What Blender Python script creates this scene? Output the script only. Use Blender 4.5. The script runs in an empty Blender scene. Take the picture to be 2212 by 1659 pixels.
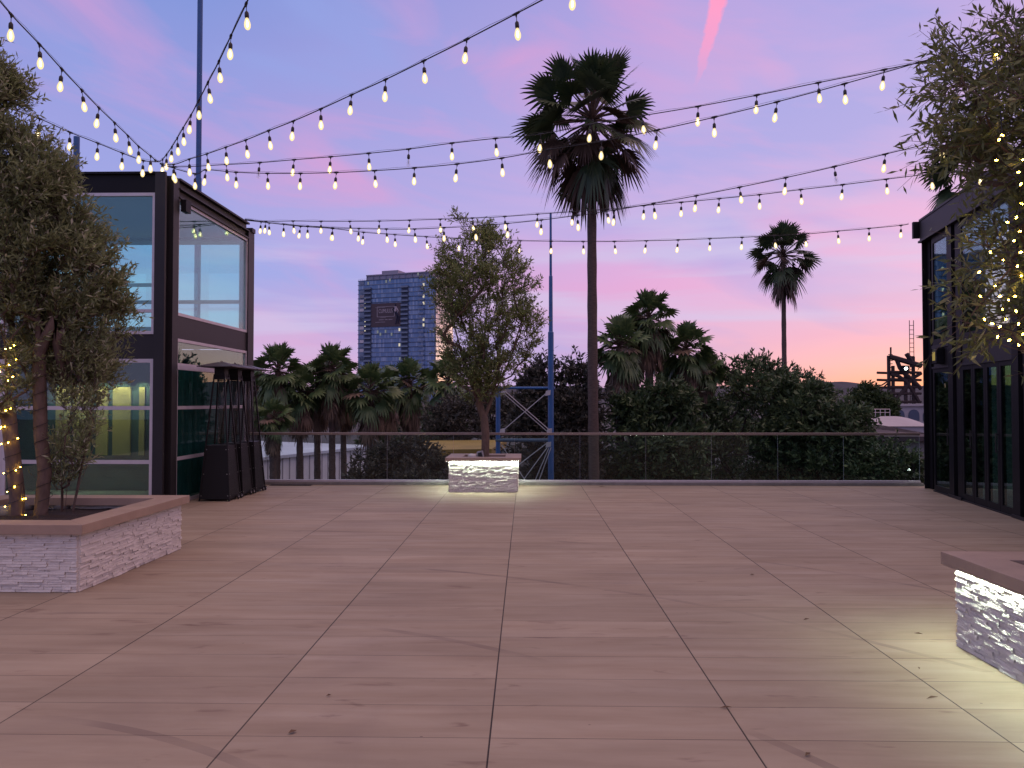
import bpy, math, random
from mathutils import Vector, Matrix, Euler, noise
random.seed(7)
SC = bpy.context.scene
COL = SC.collection
R = math.radians
PI = math.pi

# ------------------------------------------------------------------ camera
CAM_Z = 1.67
FPX = 1640.0
cam_d = bpy.data.cameras.new('camera')
cam = bpy.data.objects.new('camera', cam_d)
COL.objects.link(cam)
cam.location = (0, 0, CAM_Z)
cam.rotation_euler = (R(90) + math.atan(38.5 / FPX), 0, math.atan(30 / FPX))
cam_d.sensor_width = 36
cam_d.lens = 36 * FPX / 2212
cam_d.clip_start = 0.05
cam_d.clip_end = 20000
SC.camera = cam
RM = cam.rotation_euler.to_matrix()
EYE = Vector((0, 0, CAM_Z))

def ray(px, py):
    return RM @ Vector(((px - 1106) / FPX, -(py - 829.5) / FPX, -1.0))
def at(px, py, Y):
    r = ray(px, py)
    return EYE + r * (Y / r.y)
def onz(px, py, z):
    r = ray(px, py)
    return EYE + r * ((z - CAM_Z) / r.z)
def onplan(px, py, A, B):
    r = ray(px, py)
    n = Vector((-(B[1] - A[1]), B[0] - A[0]))
    t = (n.x * A[0] + n.y * A[1]) / (n.x * r.x + n.y * r.y)
    return EYE + r * t

# ------------------------------------------------------------------ materials
def lin(c):
    out = []
    for v in c[:3]:
        v = v / 255.0
        out.append(v / 12.92 if v <= 0.04045 else ((v + 0.055) / 1.055) ** 2.4)
    return (out[0], out[1], out[2], 1.0)

class NT:
    def __init__(s, tree):
        s.t = tree
        s.t.nodes.clear()
    def n(s, kind, **kw):
        nd = s.t.nodes.new(kind)
        for k, v in kw.items():
            if k.startswith('i_'):
                nd.inputs[k[2:].replace('_', ' ')].default_value = v
            else:
                setattr(nd, k, v)
        return nd
    def l(s, a, b):
        s.t.links.new(a, b)
    def val(s, x, sock):
        if isinstance(x, (int, float, tuple, list)):
            sock.default_value = x
        else:
            s.l(x, sock)
    def math(s, op, a, b=0.0, c=0.0, clamp=False):
        nd = s.t.nodes.new('ShaderNodeMath')
        nd.operation = op
        nd.use_clamp = clamp
        s.val(a, nd.inputs[0]); s.val(b, nd.inputs[1]); s.val(c, nd.inputs[2])
        return nd.outputs[0]
    def mix(s, f, a, b, blend='MIX'):
        nd = s.t.nodes.new('ShaderNodeMix')
        nd.data_type = 'RGBA'
        nd.blend_type = blend
        s.val(f, nd.inputs['Factor'])
        s.val(a, nd.inputs[6]); s.val(b, nd.inputs[7])
        return nd.outputs[2]
    def ramp(s, f, stops, interp='LINEAR'):
        nd = s.t.nodes.new('ShaderNodeValToRGB')
        nd.color_ramp.interpolation = interp
        el = nd.color_ramp.elements
        while len(el) < len(stops):
            el.new(0.5)
        for e, (p, c) in zip(el, stops):
            e.position = p
            e.color = c if isinstance(c, (tuple, list)) else (c, c, c, 1)
        s.val(f, nd.inputs[0])
        return nd.outputs[0]
    def noise(s, vec, scale=5, detail=4, rough=0.55, dist=0.0):
        nd = s.t.nodes.new('ShaderNodeTexNoise')
        nd.inputs['Scale'].default_value = scale
        nd.inputs['Detail'].default_value = detail
        nd.inputs['Roughness'].default_value = rough
        nd.inputs['Distortion'].default_value = dist
        if vec is not None:
            s.l(vec, nd.inputs['Vector'])
        return nd.outputs['Fac']
    def comb(s, x, y, z):
        nd = s.t.nodes.new('ShaderNodeCombineXYZ')
        s.val(x, nd.inputs[0]); s.val(y, nd.inputs[1]); s.val(z, nd.inputs[2])
        return nd.outputs[0]
    def sep(s, v):
        nd = s.t.nodes.new('ShaderNodeSeparateXYZ')
        s.l(v, nd.inputs[0])
        return nd.outputs
    def mapping(s, v, scale=(1, 1, 1), loc=(0, 0, 0)):
        nd = s.t.nodes.new('ShaderNodeMapping')
        nd.inputs['Scale'].default_value = scale
        nd.inputs['Location'].default_value = loc
        s.l(v, nd.inputs['Vector'])
        return nd.outputs[0]

def newmat(name):
    m = bpy.data.materials.new(name)
    m.use_nodes = True
    return m, NT(m.node_tree)

def pbr(name, col, rough=0.6, metal=0.0, var=0.0, vscale=6.0, stretch=(1, 1, 1), bump=0.0, bscale=40.0, spec=0.5, col2=None):
    m, t = newmat(name)
    out = t.n('ShaderNodeOutputMaterial')
    b = t.n('ShaderNodeBsdfPrincipled')
    b.inputs['Roughness'].default_value = rough
    b.inputs['Metallic'].default_value = metal
    b.inputs['Specular IOR Level'].default_value = spec
    c4 = (col[0], col[1], col[2], 1)
    tc = t.n('ShaderNodeTexCoord').outputs['Object']
    v = t.mapping(tc, stretch)
    if var or col2:
        f = t.noise(v, vscale, 6, 0.6)
        f = t.math('MULTIPLY_ADD', f, 2.4, -0.7, clamp=True)
        d = col2 or tuple(x * (1 - var) for x in col)
        t.l(t.mix(f, (d[0], d[1], d[2], 1), c4), b.inputs['Base Color'])
    else:
        b.inputs['Base Color'].default_value = c4
    if bump:
        bn = t.n('ShaderNodeBump')
        bn.inputs['Strength'].default_value = bump
        bn.inputs['Distance'].default_value = 0.02
        t.l(t.noise(v, bscale, 5, 0.6), bn.inputs['Height'])
        t.l(bn.outputs[0], b.inputs['Normal'])
    t.l(b.outputs[0], out.inputs[0])
    return m

def leafmat(name, c1, c2, trans=0.25, rough=0.5, c3=None):
    """leaf: colour differs from leaf to leaf, a little light passes through"""
    m, t = newmat(name)
    out = t.n('ShaderNodeOutputMaterial')
    g = t.n('ShaderNodeNewGeometry')
    rnd = g.outputs['Random Per Island']
    c = t.mix(rnd, (*c1, 1), (*c2, 1))
    if c3:
        f = t.math('GREATER_THAN', rnd, 0.88)
        c = t.mix(f, c, (*c3, 1))
    b = t.n('ShaderNodeBsdfPrincipled')
    b.inputs['Roughness'].default_value = rough
    b.inputs['Specular IOR Level'].default_value = 0.35
    t.l(c, b.inputs['Base Color'])
    tr = t.n('ShaderNodeBsdfTranslucent')
    t.l(c, tr.inputs['Color'])
    mx = t.n('ShaderNodeMixShader')
    mx.inputs[0].default_value = trans
    t.l(b.outputs[0], mx.inputs[1]); t.l(tr.outputs[0], mx.inputs[2])
    t.l(mx.outputs[0], out.inputs[0])
    return m

def emit(name, col, strength):
    m, t = newmat(name)
    out = t.n('ShaderNodeOutputMaterial')
    e = t.n('ShaderNodeEmission')
    e.inputs[0].default_value = (*col, 1)
    e.inputs[1].default_value = strength
    t.l(e.outputs[0], out.inputs[0])
    return m

def glassmat(name, tint, ior=1.5, refl=(1, 1, 1), rough=0.0, base=0.0):
    m, t = newmat(name)
    out = t.n('ShaderNodeOutputMaterial')
    tr = t.n('ShaderNodeBsdfTransparent')
    tr.inputs[0].default_value = (*tint, 1)
    gl = t.n('ShaderNodeBsdfGlossy')
    gl.inputs['Color'].default_value = (*refl, 1)
    gl.inputs['Roughness'].default_value = rough
    lw = t.n('ShaderNodeLayerWeight')
    lw.inputs['Blend'].default_value = 0.5
    r0 = ((ior - 1) / (ior + 1)) ** 2 + base
    f = t.math('MULTIPLY_ADD', t.math('POWER', lw.outputs['Facing'], 5.0), 1 - r0, r0, clamp=True)
    mx = t.n('ShaderNodeMixShader')
    t.l(f, mx.inputs[0])
    t.l(tr.outputs[0], mx.inputs[1]); t.l(gl.outputs[0], mx.inputs[2])
    t.l(mx.outputs[0], out.inputs[0])
    return m

M = {}
M['black_steel'] = pbr('black_steel', (0.009, 0.0085, 0.0105), 0.5, 0.0, 0.4, 3, bump=0.05, spec=0.22)
M['dark_steel'] = pbr('dark_brown_steel', (0.016, 0.0135, 0.015), 0.5, 0.0, 0.3, 4)
M['alu'] = pbr('pale_aluminium', (0.62, 0.58, 0.6), 0.4, 0.3, 0.15, 5)
M['white_paint'] = pbr('white_paint', (0.62, 0.64, 0.64), 0.5, 0, 0.15, 3)
M['inner_dark'] = pbr('dark_interior', (0.07, 0.15, 0.145), 0.8, 0, 0.3, 2)
M['ceiling_inner'] = pbr('interior_ceiling', (0.26, 0.32, 0.34), 0.8)
M['curtain'] = pbr('dark_teal_curtain', (0.09, 0.32, 0.32), 0.85, 0, 0.3, 1.5)
M['ochre'] = pbr('ochre_wall_panel', (0.6, 0.5, 0.2), 0.7, 0, 0.2, 2)
M['cap'] = pbr('tan_porcelain_cap', (0.4, 0.29, 0.21), 0.55, 0, 0.25, 3, (1, 1, 1), 0.05)
M['stone'] = pbr('white_ledge_stone', (0.74, 0.7, 0.62), 0.75, 0, 0.18, 9, bump=0.35, bscale=60)
M['soil'] = pbr('mulch', (0.035, 0.02, 0.016), 0.95, 0, 0.7, 30, bump=0.8, bscale=50)
M['rock'] = pbr('river_rock', (0.25, 0.23, 0.21), 0.7, 0, 0.4, 8, bump=0.3)
M['pale_rock'] = pbr('pale_rock', (0.7, 0.68, 0.62), 0.7, 0, 0.2, 8, bump=0.2)
M['bark'] = pbr('olive_bark', (0.17, 0.115, 0.085), 0.85, 0, 0.5, 14, (1, 1, 0.4), 0.6, 30)
M['bark_dark'] = pbr('dark_bark', (0.055, 0.042, 0.036), 0.9, 0, 0.5, 12, (1, 1, 0.4), 0.5, 30)
M['palm_bark'] = pbr('palm_bark', (0.14, 0.1, 0.08), 0.9, 0, 0.55, 7, (1, 1, 5), 0.8, 14)
M['olive_leaf'] = leafmat('olive_leaf', (0.14, 0.185, 0.06), (0.24, 0.29, 0.11), 0.35, 0.5, (0.36, 0.37, 0.18))
M['olive_leaf_dark'] = leafmat('olive_leaf_grey', (0.165, 0.2, 0.085), (0.29, 0.325, 0.15), 0.35, 0.5, (0.5, 0.5, 0.34))
M['olive_leaf_long'] = leafmat('olive_leaf_long', (0.12, 0.145, 0.055), (0.21, 0.235, 0.095), 0.33, 0.5, (0.32, 0.32, 0.16))
M['palm_leaf'] = leafmat('palm_frond', (0.03, 0.058, 0.027), (0.07, 0.1, 0.042), 0.15, 0.4)
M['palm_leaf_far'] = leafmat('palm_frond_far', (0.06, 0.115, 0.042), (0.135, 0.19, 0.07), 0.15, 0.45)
M['palm_dead'] = leafmat('dead_frond', (0.06, 0.04, 0.03), (0.14, 0.09, 0.062), 0.1, 0.7)
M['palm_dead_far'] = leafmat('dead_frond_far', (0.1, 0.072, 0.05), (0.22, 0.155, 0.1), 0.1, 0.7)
M['dark_leaf'] = leafmat('dark_leaf', (0.036, 0.07, 0.03), (0.12, 0.17, 0.07), 0.15, 0.45)
M['grey_leaf'] = leafmat('purple_grey_leaf', (0.036, 0.038, 0.028), (0.09, 0.088, 0.064), 0.15, 0.5)
M['bush_leaf'] = leafmat('bush_leaf', (0.03, 0.055, 0.02), (0.07, 0.1, 0.035), 0.2, 0.5)
M['cable'] = pbr('black_rubber_cable', (0.012, 0.011, 0.013), 0.6)
M['socket'] = pbr('black_lamp_socket', (0.02, 0.017, 0.015), 0.5)
M['bulb_core'] = emit('bulb_filament', (1.0, 0.7, 0.36), 34.0)
M['blue_steel'] = pbr('blue_painted_steel', (0.035, 0.13, 0.34), 0.4, 0, 0.25, 3)
M['rod_blue'] = pbr('muted_blue_steel', (0.07, 0.13, 0.19), 0.6, 0, 0.3, 3)  # blue greyed in the colour for the view through the railing glass
M['rod'] = pbr('galvanised_rod', (0.55, 0.55, 0.56), 0.45, 0.3, 0.2, 5)
M['concrete'] = pbr('concrete_curb', (0.26, 0.25, 0.23), 0.85, 0, 0.35, 6, (1, 1, 1), 0.3, 40)
M['rail'] = pbr('bronze_rail', (0.3, 0.24, 0.2), 0.5, 0.5, 0.2, 3)
M['heater_black'] = pbr('heater_hammered_black', (0.012, 0.0105, 0.01), 0.42, 0.0, 0.35, 90, bump=0.3, bscale=160, spec=0.3)
M['heater_top'] = pbr('heater_canopy_metal', (0.12, 0.1, 0.105), 0.45, 0.5, 0.3, 9)
M['rubber'] = pbr('black_rubber', (0.012, 0.012, 0.012), 0.75)
M['screw'] = pbr('steel_screw', (0.5, 0.48, 0.46), 0.35, 0.8)
M['led'] = emit('led_strip', (0.84, 1.0, 0.82), 190.0)
M['fairy'] = emit('fairy_bulb', (1.0, 0.62, 0.06), 80.0)
M['lamp_white'] = emit('white_lamp', (0.9, 1.0, 0.92), 30.0)
M['lamp_soft'] = emit('amber_lamp', (0.9, 0.66, 0.2), 0.35)
M['win_lit'] = emit('lit_window', (1.0, 0.88, 0.68), 0.7)
M['win_lit_dim'] = emit('dim_lit_window', (0.7, 0.74, 0.8), 0.24)
M['glass_rail'] = glassmat('railing_glass', (0.86, 0.94, 0.925), 1.28)
M['glass_teal'] = glassmat('teal_glass', (0.7, 0.81, 0.76), 1.7, (0.8, 0.96, 0.93), 0.0, 0.03)
M['glass_clear'] = glassmat('upper_glass', (0.8, 0.99, 0.96), 1.75, (0.75, 1, 1), 0.0, 0.03)
M['glass_dark'] = glassmat('door_glass', (0.45, 0.62, 0.59), 1.6, (0.8, 0.95, 0.95), 0.0, 0.02)
M['glass_tube'] = glassmat('heater_tube', (0.8, 0.8, 0.8), 1.4)
M['rust'] = pbr('rusty_steel', (0.035, 0.022, 0.024), 0.8, 0, 0.5, 0.4)
M['warehouse_roof'] = pbr('membrane_roof', (0.56, 0.62, 0.7), 0.85, 0, 0.3, 0.12)
M['pale_roof'] = pbr('pale_metal_roof', (0.46, 0.42, 0.42), 0.7, 0, 0.25, 0.2)
M['brown_roof'] = pbr('brown_shingle_roof', (0.07, 0.055, 0.06), 0.9, 0, 0.3, 0.6)
M['white_wall'] = pbr('white_stucco_wall', (0.42, 0.4, 0.42), 0.85, 0, 0.15, 0.3)
M['yellow'] = pbr('mustard_canopy', (0.38, 0.24, 0.05), 0.75, 0, 0.3, 0.8)
M['hill'] = pbr('wooded_hill', (0.045, 0.045, 0.055), 0.95, 0, 0.5, 0.02)
M['ground'] = pbr('city_ground', (0.06, 0.058, 0.055), 0.95, 0, 0.5, 0.15)
M['banner'] = pbr('banner_fabric', (0.085, 0.065, 0.078), 0.8)
M['banner_ink'] = pbr('banner_white_ink', (0.42, 0.38, 0.42), 0.8)
M['banner_navy'] = pbr('banner_navy_ink', (0.02, 0.022, 0.05), 0.8)
M['slab'] = pbr('tower_slab', (0.05, 0.07, 0.12), 0.6)
M['slab_pale'] = pbr('tower_slab_pale', (0.17, 0.23, 0.33), 0.6)
M['tower_dark'] = pbr('tower_recess', (0.06, 0.085, 0.14), 0.7)
M['tower_crown'] = pbr('tower_penthouse', (0.3, 0.3, 0.38), 0.6)
M['dry_leaf'] = pbr('dry_leaf', (0.12, 0.07, 0.04), 0.8)
M['car_white'] = pbr('white_car_paint', (0.6, 0.58, 0.58), 0.3)
M['grey_plastic'] = pbr('grey_plastic', (0.3, 0.3, 0.31), 0.5)

# corrugated metal wall
def corrugated():
    m, t = newmat('corrugated_white_metal')
    out = t.n('ShaderNodeOutputMaterial')
    b = t.n('ShaderNodeBsdfPrincipled')
    b.inputs['Roughness'].default_value = 0.6
    tc = t.n('ShaderNodeTexCoord').outputs['Object']
    w = t.n('ShaderNodeTexWave')
    w.inputs['Scale'].default_value = 0.32
    t.l(tc, w.inputs['Vector'])
    n = t.noise(tc, 0.5, 4)
    c = t.mix(n, (0.6, 0.6, 0.62, 1), (0.76, 0.75, 0.76, 1))
    c = t.mix(t.math('GREATER_THAN', w.outputs['Fac'], 0.9), c, (0.25, 0.25, 0.27, 1))
    t.l(c, b.inputs['Base Color'])
    bn = t.n('ShaderNodeBump')
    bn.inputs['Strength'].default_value = 0.8
    bn.inputs['Distance'].default_value = 0.1
    t.l(w.outputs['Fac'], bn.inputs['Height'])
    t.l(bn.outputs[0], b.inputs['Normal'])
    t.l(b.outputs[0], out.inputs[0])
    return m
M['corrugated'] = corrugated()

# lit bulb envelope : thin glass that glows a warm yellow
def bulbglass(name, glow):
    m, t = newmat(name)
    out = t.n('ShaderNodeOutputMaterial')
    tr = t.n('ShaderNodeBsdfTransparent')
    gl = t.n('ShaderNodeBsdfGlossy')
    gl.inputs['Roughness'].default_value = 0.05
    e = t.n('ShaderNodeEmission')
    e.inputs[0].default_value = (1.0, 0.76, 0.36, 1)
    e.inputs[1].default_value = glow
    mx = t.n('ShaderNodeMixShader')
    mx.inputs[0].default_value = 0.15
    t.l(tr.outputs[0], mx.inputs[1]); t.l(gl.outputs[0], mx.inputs[2])
    ad = t.n('ShaderNodeMixShader')
    ad.inputs[0].default_value = 0.72
    t.l(mx.outputs[0], ad.inputs[1]); t.l(e.outputs[0], ad.inputs[2])
    t.l(ad.outputs[0] if glow else mx.outputs[0], out.inputs[0])
    return m
M['bulb_glass'] = bulbglass('lit_bulb_glass', 1.35)
M['bulb_off'] = bulbglass('unlit_bulb_glass', 0.0)

TILE_W, TILE_L, TX0, TY0 = 1.277, 0.405, -0.18, 3.81
def deckmat():
    m, t = newmat('wood_look_porcelain_tile')
    out = t.n('ShaderNodeOutputMaterial')
    b = t.n('ShaderNodeBsdfPrincipled')
    tc = t.n('ShaderNodeTexCoord').outputs['Object']
    x, y, z = t.sep(tc)
    u = t.math('DIVIDE', t.math('SUBTRACT', x, TX0), TILE_W)
    v = t.math('DIVIDE', t.math('SUBTRACT', y, TY0), TILE_L)
    iu = t.math('FLOOR', u); iv = t.math('FLOOR', v)
    fu = t.math('SUBTRACT', u, iu); fv = t.math('SUBTRACT', v, iv)
    wn = t.n('ShaderNodeTexWhiteNoise')
    wn.noise_dimensions = '2D'
    t.l(t.comb(iu, iv, 0), wn.inputs['Vector'])
    tid = wn.outputs['Value']
    off = t.math('MULTIPLY', tid, 37.0)
    # wood streaks run along x, each tile from another log
    vec = t.comb(t.math('MULTIPLY_ADD', x, 0.9, off), t.math('MULTIPLY', y, 7.0), off)
    s1 = t.noise(vec, 1.0, 5, 0.55, 0.35)
    vec2 = t.comb(t.math('MULTIPLY_ADD', x, 3.0, off), t.math('MULTIPLY', y, 38.0), off)
    s2 = t.noise(vec2, 1.0, 5, 0.6)
    vec3 = t.comb(t.math('MULTIPLY', x, 1.0), t.math('MULTIPLY', y, 3.0), 0)
    s3 = t.noise(vec3, 0.55, 5, 0.6)
    f = t.math('ADD', t.math('MULTIPLY', s1, 0.86), t.math('MULTIPLY', s2, 0.16))
    c = t.ramp(f, [(0.2, (0.268, 0.203, 0.142, 1)), (0.5, (0.328, 0.262, 0.188, 1)), (0.82, (0.382, 0.316, 0.233, 1))])
    tint = t.math('MULTIPLY_ADD', tid, 0.14, 0.93)
    c = t.mix(1.0, c, t.comb(tint, tint, tint), 'MULTIPLY')
    big = t.ramp(s3, [(0.3, 0.86), (0.65, 1.05)])
    c = t.mix(1.0, c, big, 'MULTIPLY')
    # knots / scuffs with a shape of their own
    kv = t.comb(t.math('MULTIPLY', x, 2.2), t.math('MULTIPLY', y, 9.0), 3.3)
    k = t.noise(kv, 1.0, 3, 0.6, 0.6)
    kf = t.ramp(k, [(0.63, 0.0), (0.75, 0.55)])
    c = t.mix(kf, c, (0.13, 0.075, 0.055, 1))
    # long faint scuff arcs
    wv = t.n('ShaderNodeTexWave')
    wv.wave_type = 'RINGS'
    wv.rings_direction = 'Z'
    wv.inputs['Scale'].default_value = 0.16
    wv.inputs['Distortion'].default_value = 2.0
    wv.inputs['Detail'].default_value = 2.0
    wv.inputs['Detail Scale'].default_value = 0.5
    t.l(t.mapping(tc, (1, 1, 1), (3.0, -1.0, 0)), wv.inputs['Vector'])
    arc = t.math('MULTIPLY', t.math('GREATER_THAN', wv.outputs['Fac'], 0.9975),
                 t.ramp(t.noise(tc, 0.9, 3), [(0.46, 0.0), (0.6, 0.4)]))
    c = t.mix(arc, c, (0.12, 0.085, 0.075, 1))
    # small spots and heel marks
    sp_ = t.n('ShaderNodeTexVoronoi')
    sp_.inputs['Scale'].default_value = 2.6
    t.l(t.mapping(tc, (1, 1.5, 1)), sp_.inputs['Vector'])
    spot = t.math('LESS_THAN', sp_.outputs['Distance'], t.math('MULTIPLY', sp_.outputs['Color'], 0.035))
    c = t.mix(t.math('MULTIPLY', spot, 0.6), c, (0.1, 0.07, 0.055, 1))
    # broad footworn patches
    pv = t.noise(tc, 0.8, 6, 0.65, 0.8)
    c = t.mix(t.ramp(pv, [(0.5, 0.0), (0.75, 0.3)]), c, (0.2, 0.15, 0.125, 1))
    # open joints
    ju = t.math('MINIMUM', fu, t.math('SUBTRACT', 1.0, fu))
    jv = t.math('MINIMUM', fv, t.math('SUBTRACT', 1.0, fv))
    mu = t.math('LESS_THAN', ju, 0.0034)
    mv = t.math('LESS_THAN', jv, 0.0062)
    # the short joints are tight : only some of them open up
    open_ = t.math('MULTIPLY_ADD', tid, 0.5, 0.4)
    mv = t.math('MULTIPLY', mv, open_)
    muo = t.math('MULTIPLY', mu, t.ramp(t.noise(t.comb(iu, t.math('MULTIPLY', y, 0.1), 7), 2.0, 1), [(0.4, 0.75), (0.6, 1.0)]))
    j = t.math('MAXIMUM', muo, mv)
    c = t.mix(j, c, (0.018, 0.013, 0.013, 1))
    t.l(c, b.inputs['Base Color'])
    rg = t.ramp(s1, [(0.3, 0.72), (0.7, 0.58)])
    t.l(rg, b.inputs['Roughness'])
    b.inputs['Specular IOR Level'].default_value = 0.18
    bn = t.n('ShaderNodeBump')
    bn.inputs['Strength'].default_value = 0.25
    bn.inputs['Distance'].default_value = 0.004
    hgt = t.math('SUBTRACT', f, t.math('MULTIPLY', j, 3.0))
    t.l(hgt, bn.inputs['Height'])
    t.l(bn.outputs[0], b.inputs['Normal'])
    t.l(b.outputs[0], out.inputs[0])
    return m
M['deck'] = deckmat()

def towermat(name, dark, light, gloss):
    """curtain wall : glass panes between thin mullions; every pane a slightly different blue"""
    m, t = newmat(name)
    out = t.n('ShaderNodeOutputMaterial')
    b = t.n('ShaderNodeBsdfPrincipled')
    tc = t.n('ShaderNodeTexCoord').outputs['Object']
    x, y, z = t.sep(tc)
    u = t.math('DIVIDE', t.math('ADD', x, y), 1.5)
    v = t.math('DIVIDE', z, 3.7)
    iu = t.math('FLOOR', u); iv = t.math('FLOOR', v)
    fu = t.math('SUBTRACT', u, iu)
    wn = t.n('ShaderNodeTexWhiteNoise')
    wn.noise_dimensions = '2D'
    t.l(t.comb(iu, iv, 0), wn.inputs['Vector'])
    c = t.mix(t.math('POWER', wn.outputs['Value'], 2.2), (*dark, 1), (*light, 1))
    c = t.mix(t.math('LESS_THAN', fu, 0.13), c, (0.15, 0.19, 0.27, 1))
    t.l(c, b.inputs['Base Color'])
    b.inputs['Roughness'].default_value = 0.12
    b.inputs['Metallic'].default_value = gloss
    t.l(b.outputs[0], out.inputs[0])
    return m
M['tower_glass'] = towermat('tower_curtain_wall', (0.1, 0.2, 0.38), (0.28, 0.38, 0.54), 0.25)
M['tower_side'] = towermat('tower_side_curtain_wall', (0.3, 0.33, 0.33), (0.7, 0.66, 0.6), 0.9)

# ------------------------------------------------------------------ mesh builder
class MB:
    def __init__(s):
        s.v = []; s.f = []; s.mi = []
    def face(s, idx, mi=0):
        s.f.append(idx); s.mi.append(mi)
    def quad(s, a, b, c, d, mi=0):
        n = len(s.v)
        s.v += [tuple(a), tuple(b), tuple(c), tuple(d)]
        s.face((n, n + 1, n + 2, n + 3), mi)
    def box(s, x0, x1, y0, y1, z0, z1, mi=0):
        n = len(s.v)
        s.v += [(x0, y0, z0), (x1, y0, z0), (x1, y1, z0), (x0, y1, z0), (x0, y0, z1), (x1, y0, z1), (x1, y1, z1), (x0, y1, z1)]
        for q in ((0, 3, 2, 1), (4, 5, 6, 7), (0, 1, 5, 4), (1, 2, 6, 5), (2, 3, 7, 6), (3, 0, 4, 7)):
            s.face(tuple(n + i for i in q), mi)
        return s
    def hexa(s, bot, top, mi=0):
        n = len(s.v)
        s.v += [tuple(p) for p in bot] + [tuple(p) for p in top]
        for q in ((0, 3, 2, 1), (4, 5, 6, 7), (0, 1, 5, 4), (1, 2, 6, 5), (2, 3, 7, 6), (3, 0, 4, 7)):
            s.face(tuple(n + i for i in q), mi)
        return s
    def tube(s, pts, rad, sides=6, mi=0, cap=True):
        pts = [Vector(p) for p in pts]
        if not hasattr(rad, '__len__'):
            rad = [rad] * len(pts)
        n0 = len(s.v)
        prev = None
        for i, p in enumerate(pts):
            d = (pts[min(i + 1, len(pts) - 1)] - pts[max(i - 1, 0)])
            if d.length < 1e-9:
                d = Vector((0, 0, 1))
            d.normalize()
            if prev is None:
                a = Vector((1, 0, 0)) if abs(d.x) < 0.8 else Vector((0, 1, 0))
                u = d.cross(a).normalized()
            else:
                u = (prev - d * prev.dot(d))
                if u.length < 1e-6:
                    u = d.cross(Vector((0.3, 0.9, 0.2)))
                u.normalize()
            prev = u
            w = d.cross(u)
            for k in range(sides):
                an = 2 * PI * k / sides
                s.v.append(tuple(p + (u * math.cos(an) + w * math.sin(an)) * rad[i]))
        for i in range(len(pts) - 1):
            for k in range(sides):
                a = n0 + i * sides + k; b = n0 + i * sides + (k + 1) % sides
                s.face((a, b, b + sides, a + sides), mi)
        if cap:
            s.face(tuple(n0 + k for k in range(sides))[::-1], mi)
            s.face(tuple(n0 + (len(pts) - 1) * sides + k for k in range(sides)), mi)
        return s
    def lathe(s, prof, sides=12, o=(0, 0, 0), mi=0):
        n0 = len(s.v)
        for r, z in prof:
            for k in range(sides):
                an = 2 * PI * k / sides
                s.v.append((o[0] + r * math.cos(an), o[1] + r * math.sin(an), o[2] + z))
        for i in range(len(prof) - 1):
            for k in range(sides):
                a = n0 + i * sides + k; b = n0 + i * sides + (k + 1) % sides
                s.face((a, b, b + sides, a + sides), mi)
        s.face(tuple(n0 + k for k in range(sides))[::-1], mi)
        s.face(tuple(n0 + (len(prof) - 1) * sides + k for k in range(sides)), mi)
        return s
    def build(s, name, mats, parent=None, smooth=False, loc=None):
        me = bpy.data.meshes.new(name)
        me.from_pydata(s.v, [], s.f)
        if not isinstance(mats, (list, tuple)):
            mats = [mats]
        for m in mats:
            me.materials.append(m)
        if any(s.mi):
            me.polygons.foreach_set('material_index', s.mi)
        if smooth:
            me.polygons.foreach_set('use_smooth', [True] * len(s.f))
        me.update()
        o = bpy.data.objects.new(name, me)
        COL.objects.link(o)
        if parent is not None:
            o.parent = parent
        if loc is not None:
            o.location = loc
        return o

def tag(o, label=None, cat=None, group=None, kind=None):
    if label: o['label'] = label
    if cat: o['category'] = cat
    if group: o['group'] = group
    if kind: o['kind'] = kind
    return o
def thing(name, label, cat, loc=(0, 0, 0), rz=0.0, group=None):
    o = bpy.data.objects.new(name, None)
    COL.objects.link(o)
    o.location = loc
    o.rotation_euler = (0, 0, rz)
    return tag(o, label, cat, group)
def copy_tree(o, parent=None):
    c = o.copy()
    COL.objects.link(c)
    if parent is not None:
        c.parent = parent
    for ch in list(o.children):
        copy_tree(ch, c)
    return c

def bevel(o, w=0.006, seg=2):
    md = o.modifiers.new('bevel', 'BEVEL')
    md.width = w; md.segments = seg; md.limit_method = 'ANGLE'
    return o

# ------------------------------------------------------------------ setting
GZ = -6.0
b = MB()
b.quad((-1500, -300, GZ), (2500, -300, GZ), (2500, 4000, GZ), (-1500, 4000, GZ))
tag(b.build('ground', M['ground']), kind='structure')

FENCE_Y = 15.32
DECK_END = 15.25
b = MB()
b.quad((-13, -6, 0), (14, -6, 0), (14, DECK_END, 0), (-13, DECK_END, 0))
tag(b.build('deck_floor', M['deck']), kind='structure')
b = MB()
b.box(-13, 14, -6, 15.5, GZ, -0.004)
tag(b.build('podium', M['concrete']), kind='structure')
b = MB()
b.box(-5.65, 7.9, DECK_END, 15.5, -0.003, 0.055)
tag(bevel(b.build('kerb', M['concrete']), 0.008), kind='structure')

# far hills : one ridge with an uneven wooded skyline
b = MB()
N = 220
prev = None
def hill_h(i):
    px = 300 + i * 11.0
    h = 46 + 10 * noise.noise(Vector((px * 0.004, 3.1, 0))) + 7 * noise.noise(Vector((px * 0.02, 1.3, 0))) + 3.0 * noise.noise(Vector((px * 0.11, 7, 0)))
    h += 16 * math.exp(-((px - 1780) / 70.0) ** 2)
    return px, max(18, h)
top, bot, back = [], [], []
for i in range(N):
    px, h = hill_h(i)
    p = at(px, 868, 2300)
    top.append((p.x, 2300, CAM_Z + h)); bot.append((p.x, 1700, GZ - 1)); back.append((p.x, 2900, GZ - 1))
for i in range(N - 1):
    b.quad(bot[i], bot[i + 1], top[i + 1], top[i])
    b.quad(top[i], top[i + 1], back[i + 1], back[i])
tag(b.build('hills', M['hill'], smooth=True), kind='structure')

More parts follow.
